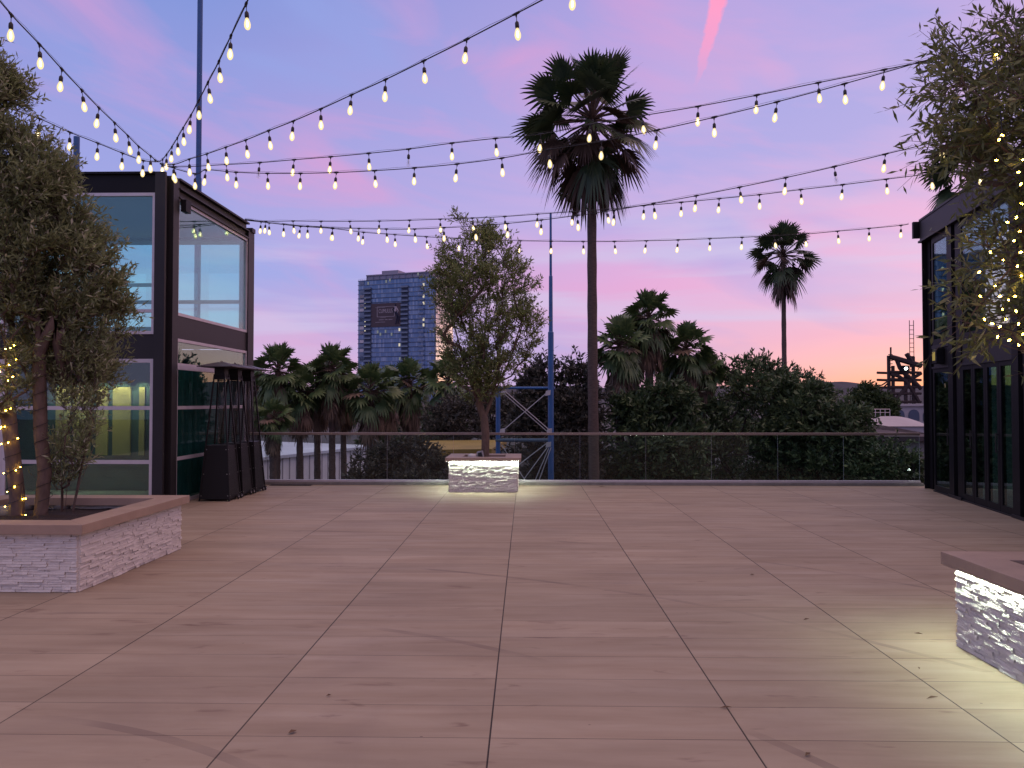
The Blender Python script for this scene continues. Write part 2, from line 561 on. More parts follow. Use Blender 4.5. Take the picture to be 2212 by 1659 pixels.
# ------------------------------------------------------------------ glass railing
def rx(px):
    return at(px, 940, FENCE_Y).x
rail = thing('glass_railing', 'frameless glass balustrade with bronze top rail along the far deck edge', 'railing', (0, FENCE_Y, 0))
RX0, RX1 = -5.65, rx(1986)
b = MB(); b.box(RX0, RX1, -0.028, 0.028, 1.0, 1.05)
bevel(b.build('top_rail', M['rail'], rail), 0.006)
b = MB(); b.box(RX0, RX1, -0.035, 0.035, 0.056, 0.1)
bevel(b.build('base_shoe', M['alu'], rail), 0.004)
joints = [rx(p) for p in (695, 837, 980, 1112, 1253, 1395, 1537, 1680, 1822)]
edges = [RX0] + joints + [RX1]
for i in range(len(edges) - 1):
    b = MB(); b.box(edges[i] + 0.006, edges[i + 1] - 0.006, -0.007, 0.007, 0.1, 1.0)
    b.box(edges[i + 1] - 0.0055, edges[i + 1] - 0.0035, -0.006, 0.006, 0.1, 1.0, 1)
    b.build('glass_panel', [M['glass_rail'], M['rod']], rail)

# ------------------------------------------------------------------ planters
def ledge_face(b, p0, ux, length, z0, z1, nrm, rng):
    """rows of split-face stones standing out from a wall by different amounts"""
    ux = Vector(ux); nrm = Vector(nrm); p0 = Vector(p0)
    z = z0
    while z < z1 - 0.004:
        h = min(rng.uniform(0.016, 0.028), z1 - z)
        if z1 - z - h < 0.012:
            h = z1 - z
        s = 0.0
        while s < length - 0.001:
            l = min(rng.uniform(0.05, 0.2), length - s)
            if length - s - l < 0.04:
                l = length - s
            d = rng.uniform(0.013, 0.03)
            d2 = max(0.003, d + rng.uniform(-0.006, 0.006))
            g = 0.0012
            dz = rng.uniform(-0.004, 0.004) if z > z0 + 0.01 else 0
            a = p0 + ux * (s + g) ; c = p0 + ux * (s + l - g)
            zb, zt = Vector((0, 0, z + 0.0008)), Vector((0, 0, z + h - 0.0008))
            bot = [a + zb + nrm * d, c + zb + nrm * d2, c + zb - nrm * 0.01, a + zb - nrm * 0.01]
            top = [a + zt + nrm * (d2 * 0.8), c + zt + nrm * (d * 0.85), c + zt - nrm * 0.01, a + zt - nrm * 0.01]
            b.hexa(bot, top)
            s += l
        z += h

def planter(label, x0, x1, y0, y1, H, cap_t, cap_w, soil_z, led, seed, over=0.045):
    rng = random.Random(seed)
    p = thing('planter', label, 'planter', ((x0 + x1) / 2, (y0 + y1) / 2, 0), 0, 'stone planters with tan caps')
    hx, hy = (x1 - x0) / 2, (y1 - y0) / 2
    i = 0.034
    b = MB()
    zt = H - cap_t - (0.012 if led else 0.0)
    t = 0.12
    b.box(-hx + i, hx - i, -hy + i, -hy + i + t, 0.004, zt); b.box(-hx + i, hx - i, hy - i - t, hy - i, 0.004, zt)
    b.box(-hx + i, -hx + i + t, -hy + i + t, hy - i - t, 0.004, zt); b.box(hx - i - t, hx - i, -hy + i + t, hy - i - t, 0.004, zt)
    j = i
    ledge_face(b, (-hx + j, -hy + j, 0), (1, 0, 0), 2 * hx - 2 * j, 0.004, zt, (0, -1, 0), rng)
    ledge_face(b, (hx - j, -hy + j, 0), (0, 1, 0), 2 * hy - 2 * j, 0.004, zt, (1, 0, 0), rng)
    ledge_face(b, (-hx + j, hy - j, 0), (1, 0, 0), 2 * hx - 2 * j, 0.004, zt, (0, 1, 0), rng)
    ledge_face(b, (-hx + j, -hy + j, 0), (0, 1, 0), 2 * hy - 2 * j, 0.004, zt, (-1, 0, 0), rng)
    b.build('stone_body', M['stone'], p)
    o = over
    b = MB()
    # four mitred cap stones
    A = [(-hx - o, -hy - o), (hx + o, -hy - o), (hx + o, hy + o), (-hx - o, hy + o)]
    c = cap_w
    B = [(-hx - o + c, -hy - o + c), (hx + o - c, -hy - o + c), (hx + o - c, hy + o - c), (-hx - o + c, hy + o - c)]
    for k in range(4):
        a0, a1, b1, b0 = A[k], A[(k + 1) % 4], B[(k + 1) % 4], B[k]
        b.hexa([(q[0], q[1], H - cap_t) for q in (a0, a1, b1, b0)], [(q[0], q[1], H) for q in (a0, a1, b1, b0)])
    if led:
        za = H - cap_t - 0.014
        X, Y = hx + o, hy + o
        q = 0.01
        b.box(-X, X, -Y, -Y + q, za, H - cap_t - 0.0005); b.box(-X, X, Y - q, Y, za, H - cap_t - 0.0005)
        b.box(-X, -X + q, -Y + q, Y - q, za, H - cap_t - 0.0005); b.box(X - q, X, -Y + q, Y - q, za, H - cap_t - 0.0005)
    bevel(b.build('cap', M['cap'], p), 0.003)
    b = MB()
    n = 14
    gx, gy = hx - i - t + 0.01, hy - i - t + 0.01
    for u in range(n):
        for v in range(n):
            P = []
            for (uu, vv) in ((u, v), (u + 1, v), (u + 1, v + 1), (u, v + 1)):
                X, Y = -gx + 2 * gx * uu / n, -gy + 2 * gy * vv / n
                P.append((X, Y, soil_z + 0.03 * noise.noise(Vector((X * 6, Y * 6, seed)))))
            b.quad(*P)
    b.build('soil', M['soil'], p, smooth=True)
    if led:
        b = MB()
        za, zb = H - cap_t - 0.0045, H - cap_t - 0.0015
        e, w = 0.003, 0.012
        X, Y = hx + e, hy + e
        b.box(-X, X, -Y - w, -Y, za, zb); b.box(-X, X, Y, Y + w, za, zb)
        b.box(-X - w, -X, -Y, Y, za, zb); b.box(X, X + w, -Y, Y, za, zb)
        b.build('led_strip', M['led'], p)
    return p
planter('wide white stone planter with tan cap holding two bushy trees, its strip light off', -5.95, -3.9, 6.6, 8.62, 0.6, 0.085, 0.27, 0.47, False, 11)
planter('small white stone planter glowing under its cap, standing at the glass railing', -1.44, -0.135, 14.0, 15.1, 0.64, 0.06, 0.3, 0.56, True, 12)
planter('white stone planter with bright light strip under its cap, cut by the right frame edge', 2.93, 5.0, 3.2, 5.32, 0.63, 0.075, 0.29, 0.5, True, 13, 0.045)

# ------------------------------------------------------------------ rocks, up-light
def rock(name, loc, s, label, mat, group=None, seed=0):
    b = MB()
    n1, n2 = 8, 6
    rng = random.Random(seed)
    for i in range(n2 + 1):
        th = PI * i / n2
        for k in range(n1):
            ph = 2 * PI * k / n1
            d = Vector((math.sin(th) * math.cos(ph), math.sin(th) * math.sin(ph), math.cos(th)))
            r = 1 + 0.3 * noise.noise(d * 1.7 + Vector((seed, 0, 0)))
            b.v.append((d.x * s[0] * r, d.y * s[1] * r, d.z * s[2] * r))
    for i in range(n2):
        for k in range(n1):
            a = i * n1 + k; c = i * n1 + (k + 1) % n1
            b.face((a, a + n1, c + n1, c))
    o = b.build(name, mat, smooth=True)
    o.location = loc
    return tag(o, label, 'rock', group)
for i, (px, py, s) in enumerate(((15, 1108, .13), (55, 1095, .12), (135, 1095, .1), (20, 1085, .1))):
    p = onz(px, py, 0.49)
    rock('rock', (p.x, p.y, 0.5), (s, s * .8, s * .62),
         ['rounded grey rock at the frame edge in the wide planter soil', 'biggest grey rock beside the lit trunk in the wide planter',
          'pale grey rock between the trunks in the wide planter', 'grey rock behind the lit trunk in the wide planter'][i], M['rock'], 'rocks in the wide planter', i + 3)
p = at(1020, 982, 14.3)
rock('rock', (p.x, 14.36, 0.645), (0.085, 0.07, 0.05), 'pale lit rock on the small planter beside the grey spotlight', M['pale_rock'], None, 9)
sp = thing('spotlight', 'grey square garden spotlight on the small planter beside the tree', 'spotlight', (at(1038, 978, 14.42).x, 14.42, 0.57))
b = MB(); b.tube([(0, 0, -0.02), (0, 0, 0.08)], 0.014, 8); b.build('stake', M['rubber'], sp)
b = MB(); b.hexa([(-.06, -.05, .05), (.06, -.07, .05), (.07, .05, .07), (-.05, .07, .07)], [(-.075, -.03, .15), (.03, -.05, .18), (.05, .05, .17), (-.05, .07, .16)])
bevel(b.build('housing', M['grey_plastic'], sp), 0.006)
b = MB(); b.hexa([(-.04, -.068, .065), (.045, -.083, .065), (.045, -.078, .067), (-.04, -.063, .067)], [(-.05, -.053, .13), (.02, -.068, .15), (.02, -.062, .15), (-.05, -.047, .13)])
b.build('lens', M['rubber'], sp)

# ------------------------------------------------------------------ patio heaters
def heater():
    t = thing('patio_heater', 'nearest of three black pyramid patio heaters in a row by the glass building', 'patio heater', (0, 0, 0), 0, 'pyramid patio heaters')
    def hw(z):
        return 0.265 - (0.265 - 0.092) * z / 2.2
    z0, z1 = 0.03, 0.93
    b = MB()
    a, c = hw(z0) - 0.012, hw(z1) - 0.012
    b.hexa([(-a, -a, z0), (a, -a, z0), (a, a, z0), (-a, a, z0)], [(-c, -c, z1), (c, -c, z1), (c, c, z1), (-c, c, z1)])
    bevel(b.build('base_cabinet', M['heater_black'], t), 0.004)
    for sx, sy in ((-1, -1), (1, -1), (1, 1), (-1, 1)):
        b = MB(); w = 0.011
        a, c = hw(0) - w, hw(2.14) - w
        b.hexa([(sx * a + q * w, sy * a + r * w, 0) for q, r in ((-1, -1), (1, -1), (1, 1), (-1, 1))],
               [(sx * c + q * w, sy * c + r * w, 2.14) for q, r in ((-1, -1), (1, -1), (1, 1), (-1, 1))])
        b.build('corner_post', M['heater_black'], t)
    b = MB()
    for k in range(34):
        z = 0.98 + k * 0.033
        h = hw(z) - 0.012
        r = 0.0016
        for q in range(4):
            A = [(-h, -h), (h, -h), (h, h), (-h, h)][q]; B = [(h, -h), (h, h), (-h, h), (-h, -h)][q]
            b.tube([(A[0], A[1], z), (B[0], B[1], z)], r, 4, cap=False)
    b.build('wire_guard', M['heater_black'], t)
    b = MB(); b.lathe([(0.055, 0.95), (0.055, 2.06), (0.05, 2.06), (0.05, 0.95)], 16)
    b.build('glass_tube', M['glass_tube'], t, smooth=True)
    b = MB()
    b.box(-0.1, 0.1, -0.1, 0.1, 2.05, 2.09)
    b.box(-0.088, 0.088, -0.088, 0.088, 2.09, 2.25)
    bevel(b.build('burner_head', M['heater_black'], t), 0.006)
    b = MB(); e = 0.3; i = 0.05
    b.hexa([(-e, -e, 2.27), (e, -e, 2.27), (e, e, 2.27), (-e, e, 2.27)], [(-i, -i, 2.345), (i, -i, 2.345), (i, i, 2.345), (-i, i, 2.345)])
    b.box(-e, e, -e, e, 2.255, 2.2695)
    b.lathe([(0.02, 2.344), (0.02, 2.36), (0.008, 2.368)], 8)
    b.build('canopy', M['heater_top'], t)
    for yy in (0.06, 0.2):
        b = MB()
        b.lathe([(0.018, 0), (0.038, 0.004), (0.042, 0.012), (0.038, 0.022), (0.018, 0.026)], 14)
        w = b.build('wheel', M['rubber'], t, smooth=True)
        w.location = (0.272, yy, 0.043); w.rotation_euler = (0, R(90), 0)
        b = MB(); b.lathe([(0.014, 0.0262), (0.01, 0.031)], 10)
        b.build('hub', M['screw'], w)
    for z in (0.09, 0.45, 0.86):
        h = hw(z) - 0.012
        for sx in (-1, 1):
            for (ax, ay) in ((sx * (h - 0.02), -h - 0.003), (h + 0.003, sx * (h - 0.03))):
                b = MB()
                b.box(ax - 0.006, ax + 0.006, ay - 0.006, ay + 0.006, z - 0.006, z + 0.006)
                b.build('screw', M['screw'], t)
    return t
h0 = heater()
h0.location = (-5.22, 12.92, 0.004)
for y, x, lab in ((13.52, -5.22, 'middle of three black pyramid patio heaters in a row by the glass building'),
                  (14.1, -5.2, 'farthest of three black pyramid patio heaters, closest to the glass railing')):
    h = copy_tree(h0); h.location = (x, y, 0.004); h['label'] = lab

# ------------------------------------------------------------------ glazed window helper
def window(parent, mat_frame, mat_glass, axis, a0, a1, z0, z1, c, fw=0.05, fd=0.06, mull_z=(), mull_a=(), name='window'):
    """frame lies in the plane axis='x' (faces -y, runs along x at y=c) or axis='y' (runs along y at x=c)"""
    def bx(b, p0, p1, q0, q1, d0, d1):
        if axis == 'x':
            b.box(p0, p1, c + d0, c + d1, q0, q1)
        else:
            b.box(c - d1, c - d0, p0, p1, q0, q1)
    b = MB()
    bx(b, a0, a0 + fw, z0, z1, 0, fd); bx(b, a1 - fw, a1, z0, z1, 0, fd)
    bx(b, a0 + fw, a1 - fw, z0, z0 + fw, 0, fd); bx(b, a0 + fw, a1 - fw, z1 - fw, z1, 0, fd)
    cuts = [z0 + fw]
    for z in mull_z:
        bx(b, a0 + fw, a1 - fw, z - fw / 2, z + fw / 2, 0.002, fd - 0.002)
    for a in mull_a:
        bx(b, a - fw / 2, a + fw / 2, z0 + fw, z1 - fw, 0.004, fd - 0.004)
    f = b.build(name, mat_frame, parent)
    b = MB()
    bx(b, a0 + fw - 0.01, a1 - fw + 0.01, z0 + fw - 0.01, z1 - fw + 0.01, fd * 0.45, fd * 0.45 + 0.012)
    b.build('glass_pane', mat_glass, f)
    return f

# ------------------------------------------------------------------ building with the heaters in front
XR, YN, YF, XL = -5.66, 11.86, 15.66, -10.8
bl = thing('glass_building', 'two storey glass and black steel pavilion with pale window frames behind the heaters', 'building')
b = MB()
# corner column : H section
b.box(XR - 0.220, XR - 0.055, YN, YN + 0.05, 0.004, 5.325)
b.box(XR - 0.170, XR - 0.100, YN + 0.05, YN + 0.3, 0.004, 5.307)
b.box(XR - 0.100, XR, YN + 0.17, YN + 0.37, 0.004, 5.307)
b.build('corner_column', M['dark_steel'], bl)
b = MB(); b.box(XR - 0.180, XR + 0.0, YF - 0.32, YF, GZ, 5.166); b.box(XR - 0.100, XR + 0.03, YF - 0.2, YF - 0.02, 5.166, 5.254)
b.build('corner_column', M['dark_steel'], bl)
b = MB(); b.box(XL, XL + 0.2, YF - 0.3, YF, GZ, 4.989); b.build('corner_column', M['dark_steel'], bl)
b = MB(); b.box(XL, XL + 0.2, YN, YN + 0.3, 0.004, 4.989); b.build('corner_column', M['dark_steel'], bl)
# roof beams, channel shaped
b = MB()
y0, y1 = YN + 0.372, YF - 0.322
b.box(XR - 0.150, XR - 0.05, y0, y1, 4.998, 5.29); b.box(XR - 0.150, XR + 0.02, y0, y1, 5.291, 5.325)
b.box(XR - 0.100, XR + 0.02, y0, y1, 5.148, 5.17); b.box(XR - 0.100, XR + 0.015, y0, y1, 4.998, 5.024)
b.build('roof_beam', M['dark_steel'], bl)
b = MB()
b.box(XL, XR - 0.222, YN + 0.04, YN + 0.2, 4.998, 5.29); b.box(XL, XR - 0.222, YN - 0.01, YN + 0.2, 5.291, 5.325)
b.build('roof_beam', M['black_steel'], bl)
b = MB(); b.box(XL + 0.2, XR - 0.182, YF - 0.2, YF - 0.05, 4.998, 5.325); b.build('roof_beam', M['black_steel'], bl)
b = MB(); b.box(XL + 0.02, XL + 0.15, YN + 0.3, YF - 0.3, 4.998, 5.325); b.build('roof_beam', M['black_steel'], bl)
b = MB(); b.box(XL + 0.16, XR - 0.160, YN + 0.21, YF - 0.21, 5.06, 5.254); b.build('roof', M['ceiling_inner'], bl)
# spandrels between the storeys
b = MB(); b.box(XR - 0.120, XR - 0.03, y0, y1, 2.705, 3.077); b.build('spandrel', M['dark_steel'], bl)
b = MB(); b.box(XL + 0.2, XR - 0.222, YN + 0.05, YN + 0.17, 2.351, 2.741); b.build('spandrel', M['dark_steel'], bl)
b = MB(); b.box(XL + 0.1, XR - 0.130, YN + 0.38, YF - 0.33, 2.741, 2.891); b.build('upper_floor', M['ceiling_inner'], bl)
b = MB(); b.box(XL + 0.1, XR - 0.010, 15.505, YF - 0.01, GZ, 0.018); b.build('base_wall', M['concrete'], bl)
b = MB(); b.box(XL + 0.2, XR - 0.100, YN + 0.2, 15.49, 0.003, 0.02); b.build('inner_floor', M['ceiling_inner'], bl)
# windows
window(bl, M['alu'], M['glass_clear'], 'y', y0, y1, 3.079, 4.996, XR - 0.02)
window(bl, M['alu'], M['glass_clear'], 'y', y0, y1, 2.254, 2.704, XR - 0.02, 0.05)
window(bl, M['alu'], M['glass_teal'], 'y', y0, y1, 0.005, 2.253, XR - 0.02, 0.055, 0.06, (0.741, 1.573))
for (a0, a1) in ((-8.3, XR - 0.222), (-10.6, -8.302)):
    window(bl, M['alu'], M['glass_clear'], 'x', a0, a1, 2.743, 4.996, YN + 0.03, 0.05, 0.06, (3.113,))
    window(bl, M['alu'], M['glass_teal'], 'x', a0, a1, 0.005, 2.35, YN + 0.03, 0.06, 0.06, (0.72, 1.573))
# far and left sides: the upper floor is glazed all round
for (a0, a1) in ((-10.6, -9.0), (-8.998, -7.4), (-7.398, XR - 0.182)):
    window(bl, M['white_paint'], M['glass_clear'], 'x', a0, a1, 2.9, 4.996, YF - 0.16, 0.07, 0.06, (3.732,))
for (a0, a1) in ((YN + 0.3, 13.7), (13.702, YF - 0.302)):
    window(bl, M['white_paint'], M['glass_clear'], 'y', a0, a1, 2.9, 4.996, XL + 0.14, 0.09, 0.06, (3.998,))
b = MB(); b.box(XL + 0.2, XR - 0.182, YF - 0.17, YF - 0.05, 0.03, 2.74); b.build('back_wall', M['inner_dark'], bl)
b = MB(); b.box(XL + 0.03, XL + 0.13, YN + 0.3, YF - 0.3, 0.03, 2.74); b.build('side_wall', M['inner_dark'], bl)
# inner partition with lit ochre panels
b = MB(); b.box(-9.6, -6.45, 14.0, 14.1, 0.03, 2.74); b.build('partition', M['inner_dark'], bl)
for (p0, p1) in ((120, 150), (158, 194), (207, 232), (243, 281), (300, 312)):
    x0, x1 = at(p0, 900, 13.96).x, at(p1, 900, 13.96).x
    b = MB(); b.box(x0, x1, 13.96, 13.998, 0.679, 1.944); b.build('wall_panel', M['ochre'], bl)
    if p0 > 110:
        ld = bpy.data.lights.new('downlight', 'SPOT')
        ld.energy = 16; ld.color = (1, 0.86, 0.55); ld.spot_size = R(95); ld.spot_blend = 0.7; ld.shadow_soft_size = 0.03
        lo = bpy.data.objects.new('downlight', ld); COL.objects.link(lo)
        lo.parent = bl
        lo.location = ((x0 + x1) / 2, 13.75, 2.139)
        lo.rotation_euler = (R(22), 0, 0)
# stair rails upstairs
b = MB()
for x in (-9.9, -8.8, -7.7, -6.6):
    b.box(x - 0.025, x + 0.025, 13.7, 13.75, 2.9, 3.776)
b.box(-9.9, -6.57, 13.69, 13.76, 3.7779999999999996, 3.836); b.box(-9.9, -6.6, 13.71, 13.74, 3.3, 3.33)
for x in (-8.3, -7.1):
    b.box(x - 0.07, x + 0.07, 14.4, 14.54, 2.9, 5.058)
b.build('stair_rail', M['white_paint'], bl)
# pleated teal curtain behind the lower panes of the side wall
b = MB()
n = 150
for k in range(n):
    ya, yb = y0 + (y1 - y0) * k / n, y0 + (y1 - y0) * (k + 1) / n
    xa, xb = [XR - 0.33 + 0.045 * math.sin(q * 1.15) + 0.03 * math.sin(q * 0.37 + 1) for q in (k, k + 1)]
    b.quad((xa, ya, 0.03), (xb, yb, 0.03), (xb, yb, 2.22), (xa, ya, 2.22))
b.build('curtain', M['curtain'], bl, smooth=True)
# junction box under the roof corner
b = MB(); b.box(XR + 0.002, XR + 0.09, YN + 0.42, YN + 0.6, 4.794, 4.989); b.build('junction_box', M['black_steel'], bl)

# ------------------------------------------------------------------ building on the other side
E = Vector((7.72, 14.85, 0))
br = thing('steel_building', 'dark two storey steel framed building with tall glass doors beside the lit planter tree', 'building', E, R(-100.0))
TOP = 5.2
LEN = 7.4
b = MB(); b.box(0, 0.2, 0.06, 0.36, 0.003, TOP - 0.02); b.box(0.0, 0.03, -0.02, 0.06, 0.003, TOP - 0.02); b.box(0.2, 0.5, 0.1, 0.3, 0.003, TOP - 0.02)
b.build('column', M['black_steel'], br)
for (s0, s1) in ((1.34, 1.86), (3.8, 4.3), (6.2, 6.7)):
    b = MB(); b.box(s0, s0 + 0.2, -0.03, 0.3, 0.003, TOP - 0.03); b.box(s0 + 0.2, s1 - 0.2, 0.03, 0.2, 0.003, TOP - 0.03); b.box(s1 - 0.2, s1, -0.01, 0.3, 0.003, TOP - 0.03)
    b.build('column', M['black_steel'], br)
    b = MB(); b.box(s0 - 0.03, s1 + 0.03, -0.05, -0.032, 0.003, 0.05); b.build('base_plate', M['dark_steel'], br)
bays = ((0.502, 1.338), (1.862, 3.798), (4.302, 6.198))
b = MB(); b.box(-0.02, LEN, -0.06, 0.3, TOP - 0.018, TOP + 0.02); b.box(-0.015, LEN, -0.045, 0.3, TOP - 0.4, TOP - 0.02)
b.box(-0.02, LEN, -0.08, 0.3, TOP - 0.44, TOP - 0.402)
b.build('roof_beam', M['dark_steel'], br)
b = MB(); b.box(-0.16, -0.082, -0.14, 0.02, TOP - 0.32, TOP - 0.0)
for k in range(3):
    b.box(-0.17, -0.162, -0.08, -0.05, TOP - 0.28 + k * 0.1, TOP - 0.25 + k * 0.1, 1)
b.build('bracket', [M['black_steel'], M['screw']], br)
for (s0, s1) in bays:
    b = MB(); b.box(s0, s1, 0.01, 0.2, 2.325, 2.655); b.box(s0, s1, -0.03, 0.2, 2.66, 2.718); b.box(s0, s1, -0.03, 0.2, 2.283, 2.32)
    b.build('spandrel', M['dark_steel'], br)
    b = MB(); b.box(s0, s1, 0.0, 0.2, TOP - 0.5, TOP - 0.445); b.build('window_head', M['black_steel'], br)
def bay_window(s0, s1, z0, z1, n, mat, name, fw=0.07):
    w = (s1 - s0) / n
    for i in range(n):
        a0, a1 = s0 + i * w + 0.004, s0 + (i + 1) * w - 0.004
        b = MB()
        b.box(a0, a0 + fw, -0.01, 0.05, z0, z1); b.box(a1 - fw, a1, -0.01, 0.05, z0, z1)
        b.box(a0 + fw, a1 - fw, -0.01, 0.05, z0, z0 + fw * 1.5); b.box(a0 + fw, a1 - fw, -0.01, 0.05, z1 - fw, z1)
        f = b.build(name, M['black_steel'], br)
        b = MB(); b.box(a0 + fw - 0.01, a1 - fw + 0.01, 0.004, 0.016, z0 + fw * 1.5 - 0.01, z1 - fw + 0.01)
        b.build('glass_pane', mat, f)
        if name == 'door' and i % 2 == 0:
            b = MB(); b.tube([(a1 - 0.035, -0.045, 0.9), (a1 - 0.035, -0.045, 1.2)], 0.009, 8); b.box(a1 - 0.042, a1 - 0.028, -0.045, -0.011, 0.91, 0.925); b.box(a1 - 0.042, a1 - 0.028, -0.045, -0.011, 1.17, 1.185)
            b.build('handle', M['dark_steel'], f)
for k, (s0, s1) in enumerate(bays):
    bay_window(s0, s1, 2.722, TOP - 0.502, 1, M['glass_clear'], 'window')
    bay_window(s0, s1, 0.02, 2.279, 1 if k == 0 else 4, M['glass_dark'], 'door')
    b = MB(); b.box(s0, s1, -0.03, 0.15, 0.003, 0.019); b.build('threshold', M['dark_steel'], br)
# rear of the building : columns, beams and glass, so the sky shows through upstairs
W = 5.5
b = MB(); b.box(0.05, LEN, 0.31, W, TOP - 0.2, TOP - 0.03); b.build('roof', M['ceiling_inner'], br)
b = MB(); b.box(0.25, LEN, 0.31, W - 0.05, 2.4, 2.6); b.build('upper_floor', M['ceiling_inner'], br)
b = MB(); b.box(0.05, LEN, W - 0.1, W, 0.003, 2.395); b.box(LEN - 0.1, LEN, 0.31, W - 0.102, 0.003, 2.395)
b.build('back_wall', M['inner_dark'], br)
b = MB(); b.box(0.2, LEN - 0.11, 0.31, W - 0.11, 0.003, 0.015); b.build('inner_floor', M['ceiling_inner'], br)
for s in (0.06, 2.5, 4.9, LEN - 0.25):
    b = MB(); b.box(s, s + 0.2, W - 0.2, W, 2.602, TOP - 0.202); b.build('column', M['black_steel'], br)
b = MB(); b.box(0.262, LEN - 0.252, W - 0.12, W - 0.05, 3.55, 3.68); b.box(0.262, LEN - 0.252, W - 0.12, W - 0.05, 4.15, 4.22); b.build('cross_beam', M['black_steel'], br)
b = MB(); b.box(0.06, 0.12, 0.5, 2.6, 0.02, 2.39); b.box(0.06, 0.12, 2.7, W - 0.21, 0.02, 2.39); b.build('end_glazing', M['glass_dark'], br)
b = MB(); b.box(0.82, 1.06, -0.13, 0.008, 2.36, 2.64); bl_ = bevel(b.build('wall_lamp', M['black_steel'], br), 0.01)
b = MB(); b.box(0.86, 1.0, -0.1315, -0.1305, 2.42, 2.58); b.build('lamp_glass', M['lamp_soft'], bl_)
b = MB(); b.box(-0.012, -0.001, 0.12, 0.2, 0.24, 0.3); lb = b.build('step_light', M['black_steel'], br)
b = MB(); b.lathe([(0.03, 0), (0.03, 0.012), (0.02, 0.018)], 10)
lens = b.build('lamp_lens', M['lamp_white'], lb); lens.location = (-0.013, 0.16, 0.27); lens.rotation_euler = (0, R(-90), 0)

# ------------------------------------------------------------------ string lights
def bulb_meshes():
    prof = [(0.011, -0.135), (0.014, -0.145), (0.021, -0.16), (0.029, -0.185), (0.032, -0.205), (0.029, -0.228), (0.019, -0.247), (0.006, -0.256)]
    core = [(0.003, -0.16), (0.008, -0.175), (0.011, -0.2), (0.009, -0.222), (0.003, -0.23)]
    b = MB(); b.lathe(prof, 12); b.lathe(core, 8, mi=1)
    lit = b.build('bulb', [M['bulb_glass'], M['bulb_core']], smooth=True)
    b = MB(); b.lathe(prof, 12); b.lathe([(0.003, -0.14), (0.006, -0.2), (0.003, -0.21)], 6, mi=1)
    off = b.build('bulb', [M['bulb_off'], M['rod']], smooth=True)
    b = MB(); b.lathe([(0.0035, -0.082), (0.0035, 0)], 6); b.lathe([(0.006, -0.07), (0.016, -0.082), (0.02, -0.09), (0.0215, -0.125), (0.0175, -0.14)], 10)
    so = b.build('socket', M['socket'], smooth=True)
    ms = (lit.data, off.data, so.data)
    for o in (lit, off, so):
        bpy.data.objects.remove(o)
    return ms
BULB, BULB_OFF, SOCKET = bulb_meshes()
CORNER_A = (-5.7, 11.9)
CORNER_C = (-5.68, 15.45)
K = 1.7361
def string_light(label, A, B, start, pts, end, off=(), nobulb=(), seed=0):
    rng = random.Random(seed)
    t = thing('string_light', label, 'string lights', (0, 0, 0), 0, 'string lights across the terrace')
    def P(q):
        return onplan(q[0] / K, q[1] / K, A, B)
    line = [P(q) for q in ([start] + pts + [end])]
    t.location = line[0]
    o0 = line[0]
    # smooth polyline through the joints, each bay hanging by a hair
    dense = []
    for i in range(len(line) - 1):
        p0 = line[max(i - 1, 0)]; p1 = line[i]; p2 = line[i + 1]; p3 = line[min(i + 2, len(line) - 1)]
        for k in range(4):
            u = k / 4.0
            q = 0.5 * ((2 * p1) + (p2 - p0) * u + (2 * p0 - 5 * p1 + 4 * p2 - p3) * u * u + (3 * p1 - p0 - 3 * p2 + p3) * u ** 3)
            dense.append(q - o0)
    dense.append(line[-1] - o0)
    b = MB()
    b.tube(dense, 0.0068, 6)
    b.tube([q + Vector((0, 0, 0.02 + 0.008 * math.sin(i * 1.3))) for i, q in enumerate(dense)], 0.002, 4)
    for i, q in enumerate(pts):
        c = line[i + 1] - o0
        d = (line[i + 2] - line[i]).normalized()
        b.tube([c - d * 0.045, c - d * 0.02, c + d * 0.02, c + d * 0.045], [0.008, 0.014, 0.014, 0.008], 6)
        b.tube([c, c - Vector((0, 0, 0.035))], [0.013, 0.007], 6)
    b.build('cable', M['cable'], t)
    for i, q in enumerate(pts):
        if i in nobulb:
            continue
        c = line[i + 1] - o0
        dark = i in off
        o = bpy.data.objects.new('bulb', BULB_OFF if dark else BULB)
        COL.objects.link(o); o.parent = t
        o.location = c
        o.rotation_euler = (rng.uniform(-0.12, 0.12), rng.uniform(-0.12, 0.12), rng.uniform(0, 6))
        if dark:
            o['label'] = 'unlit clear bulb'
        s = bpy.data.objects.new('socket', SOCKET)
        COL.objects.link(s); s.parent = o
    return t
A = CORNER_A; C = CORNER_C
ANC = (597, 607)
string_light('string lights rising from the pavilion corner to the upper left picture corner', A, (-4.96, 7.26), (-40, -45),
             [(42, 54), (148, 166), (232, 259), (307, 338), (371, 404), (430, 461), (480, 509), (520, 549), (565, 585), (582, 600)], ANC, nobulb=(9,), seed=1)
string_light('string lights running left behind the bushy tree from the pavilion corner', A, (-6.4, 9.9), (30, 405),
             [(148, 445), (262, 496), (367, 537), (459, 574), (537, 602)], ANC, seed=2)
string_light('steepest string lights, climbing past the tall blue pole to the top edge', A, (-2.61, 7.08), (958, -60),
             [(923, 14), (866, 134), (821, 230), (780, 309), (746, 376), (716, 432), (687, 479), (665, 517), (645, 550), (625, 579), (610, 597)], ANC, seed=3)
string_light('string lights rising from the pavilion corner to the middle of the top edge', A, (-0.09, 7.26), (600, 612),
             [(651, 617), (710, 597), (776, 577), (847, 552), (922, 525), (1008, 490), (1100, 454), (1203, 409), (1318, 356), (1446, 298), (1589, 228), (1750, 148), (1936, 51), (2150, -62)], (2380, -190), seed=4)
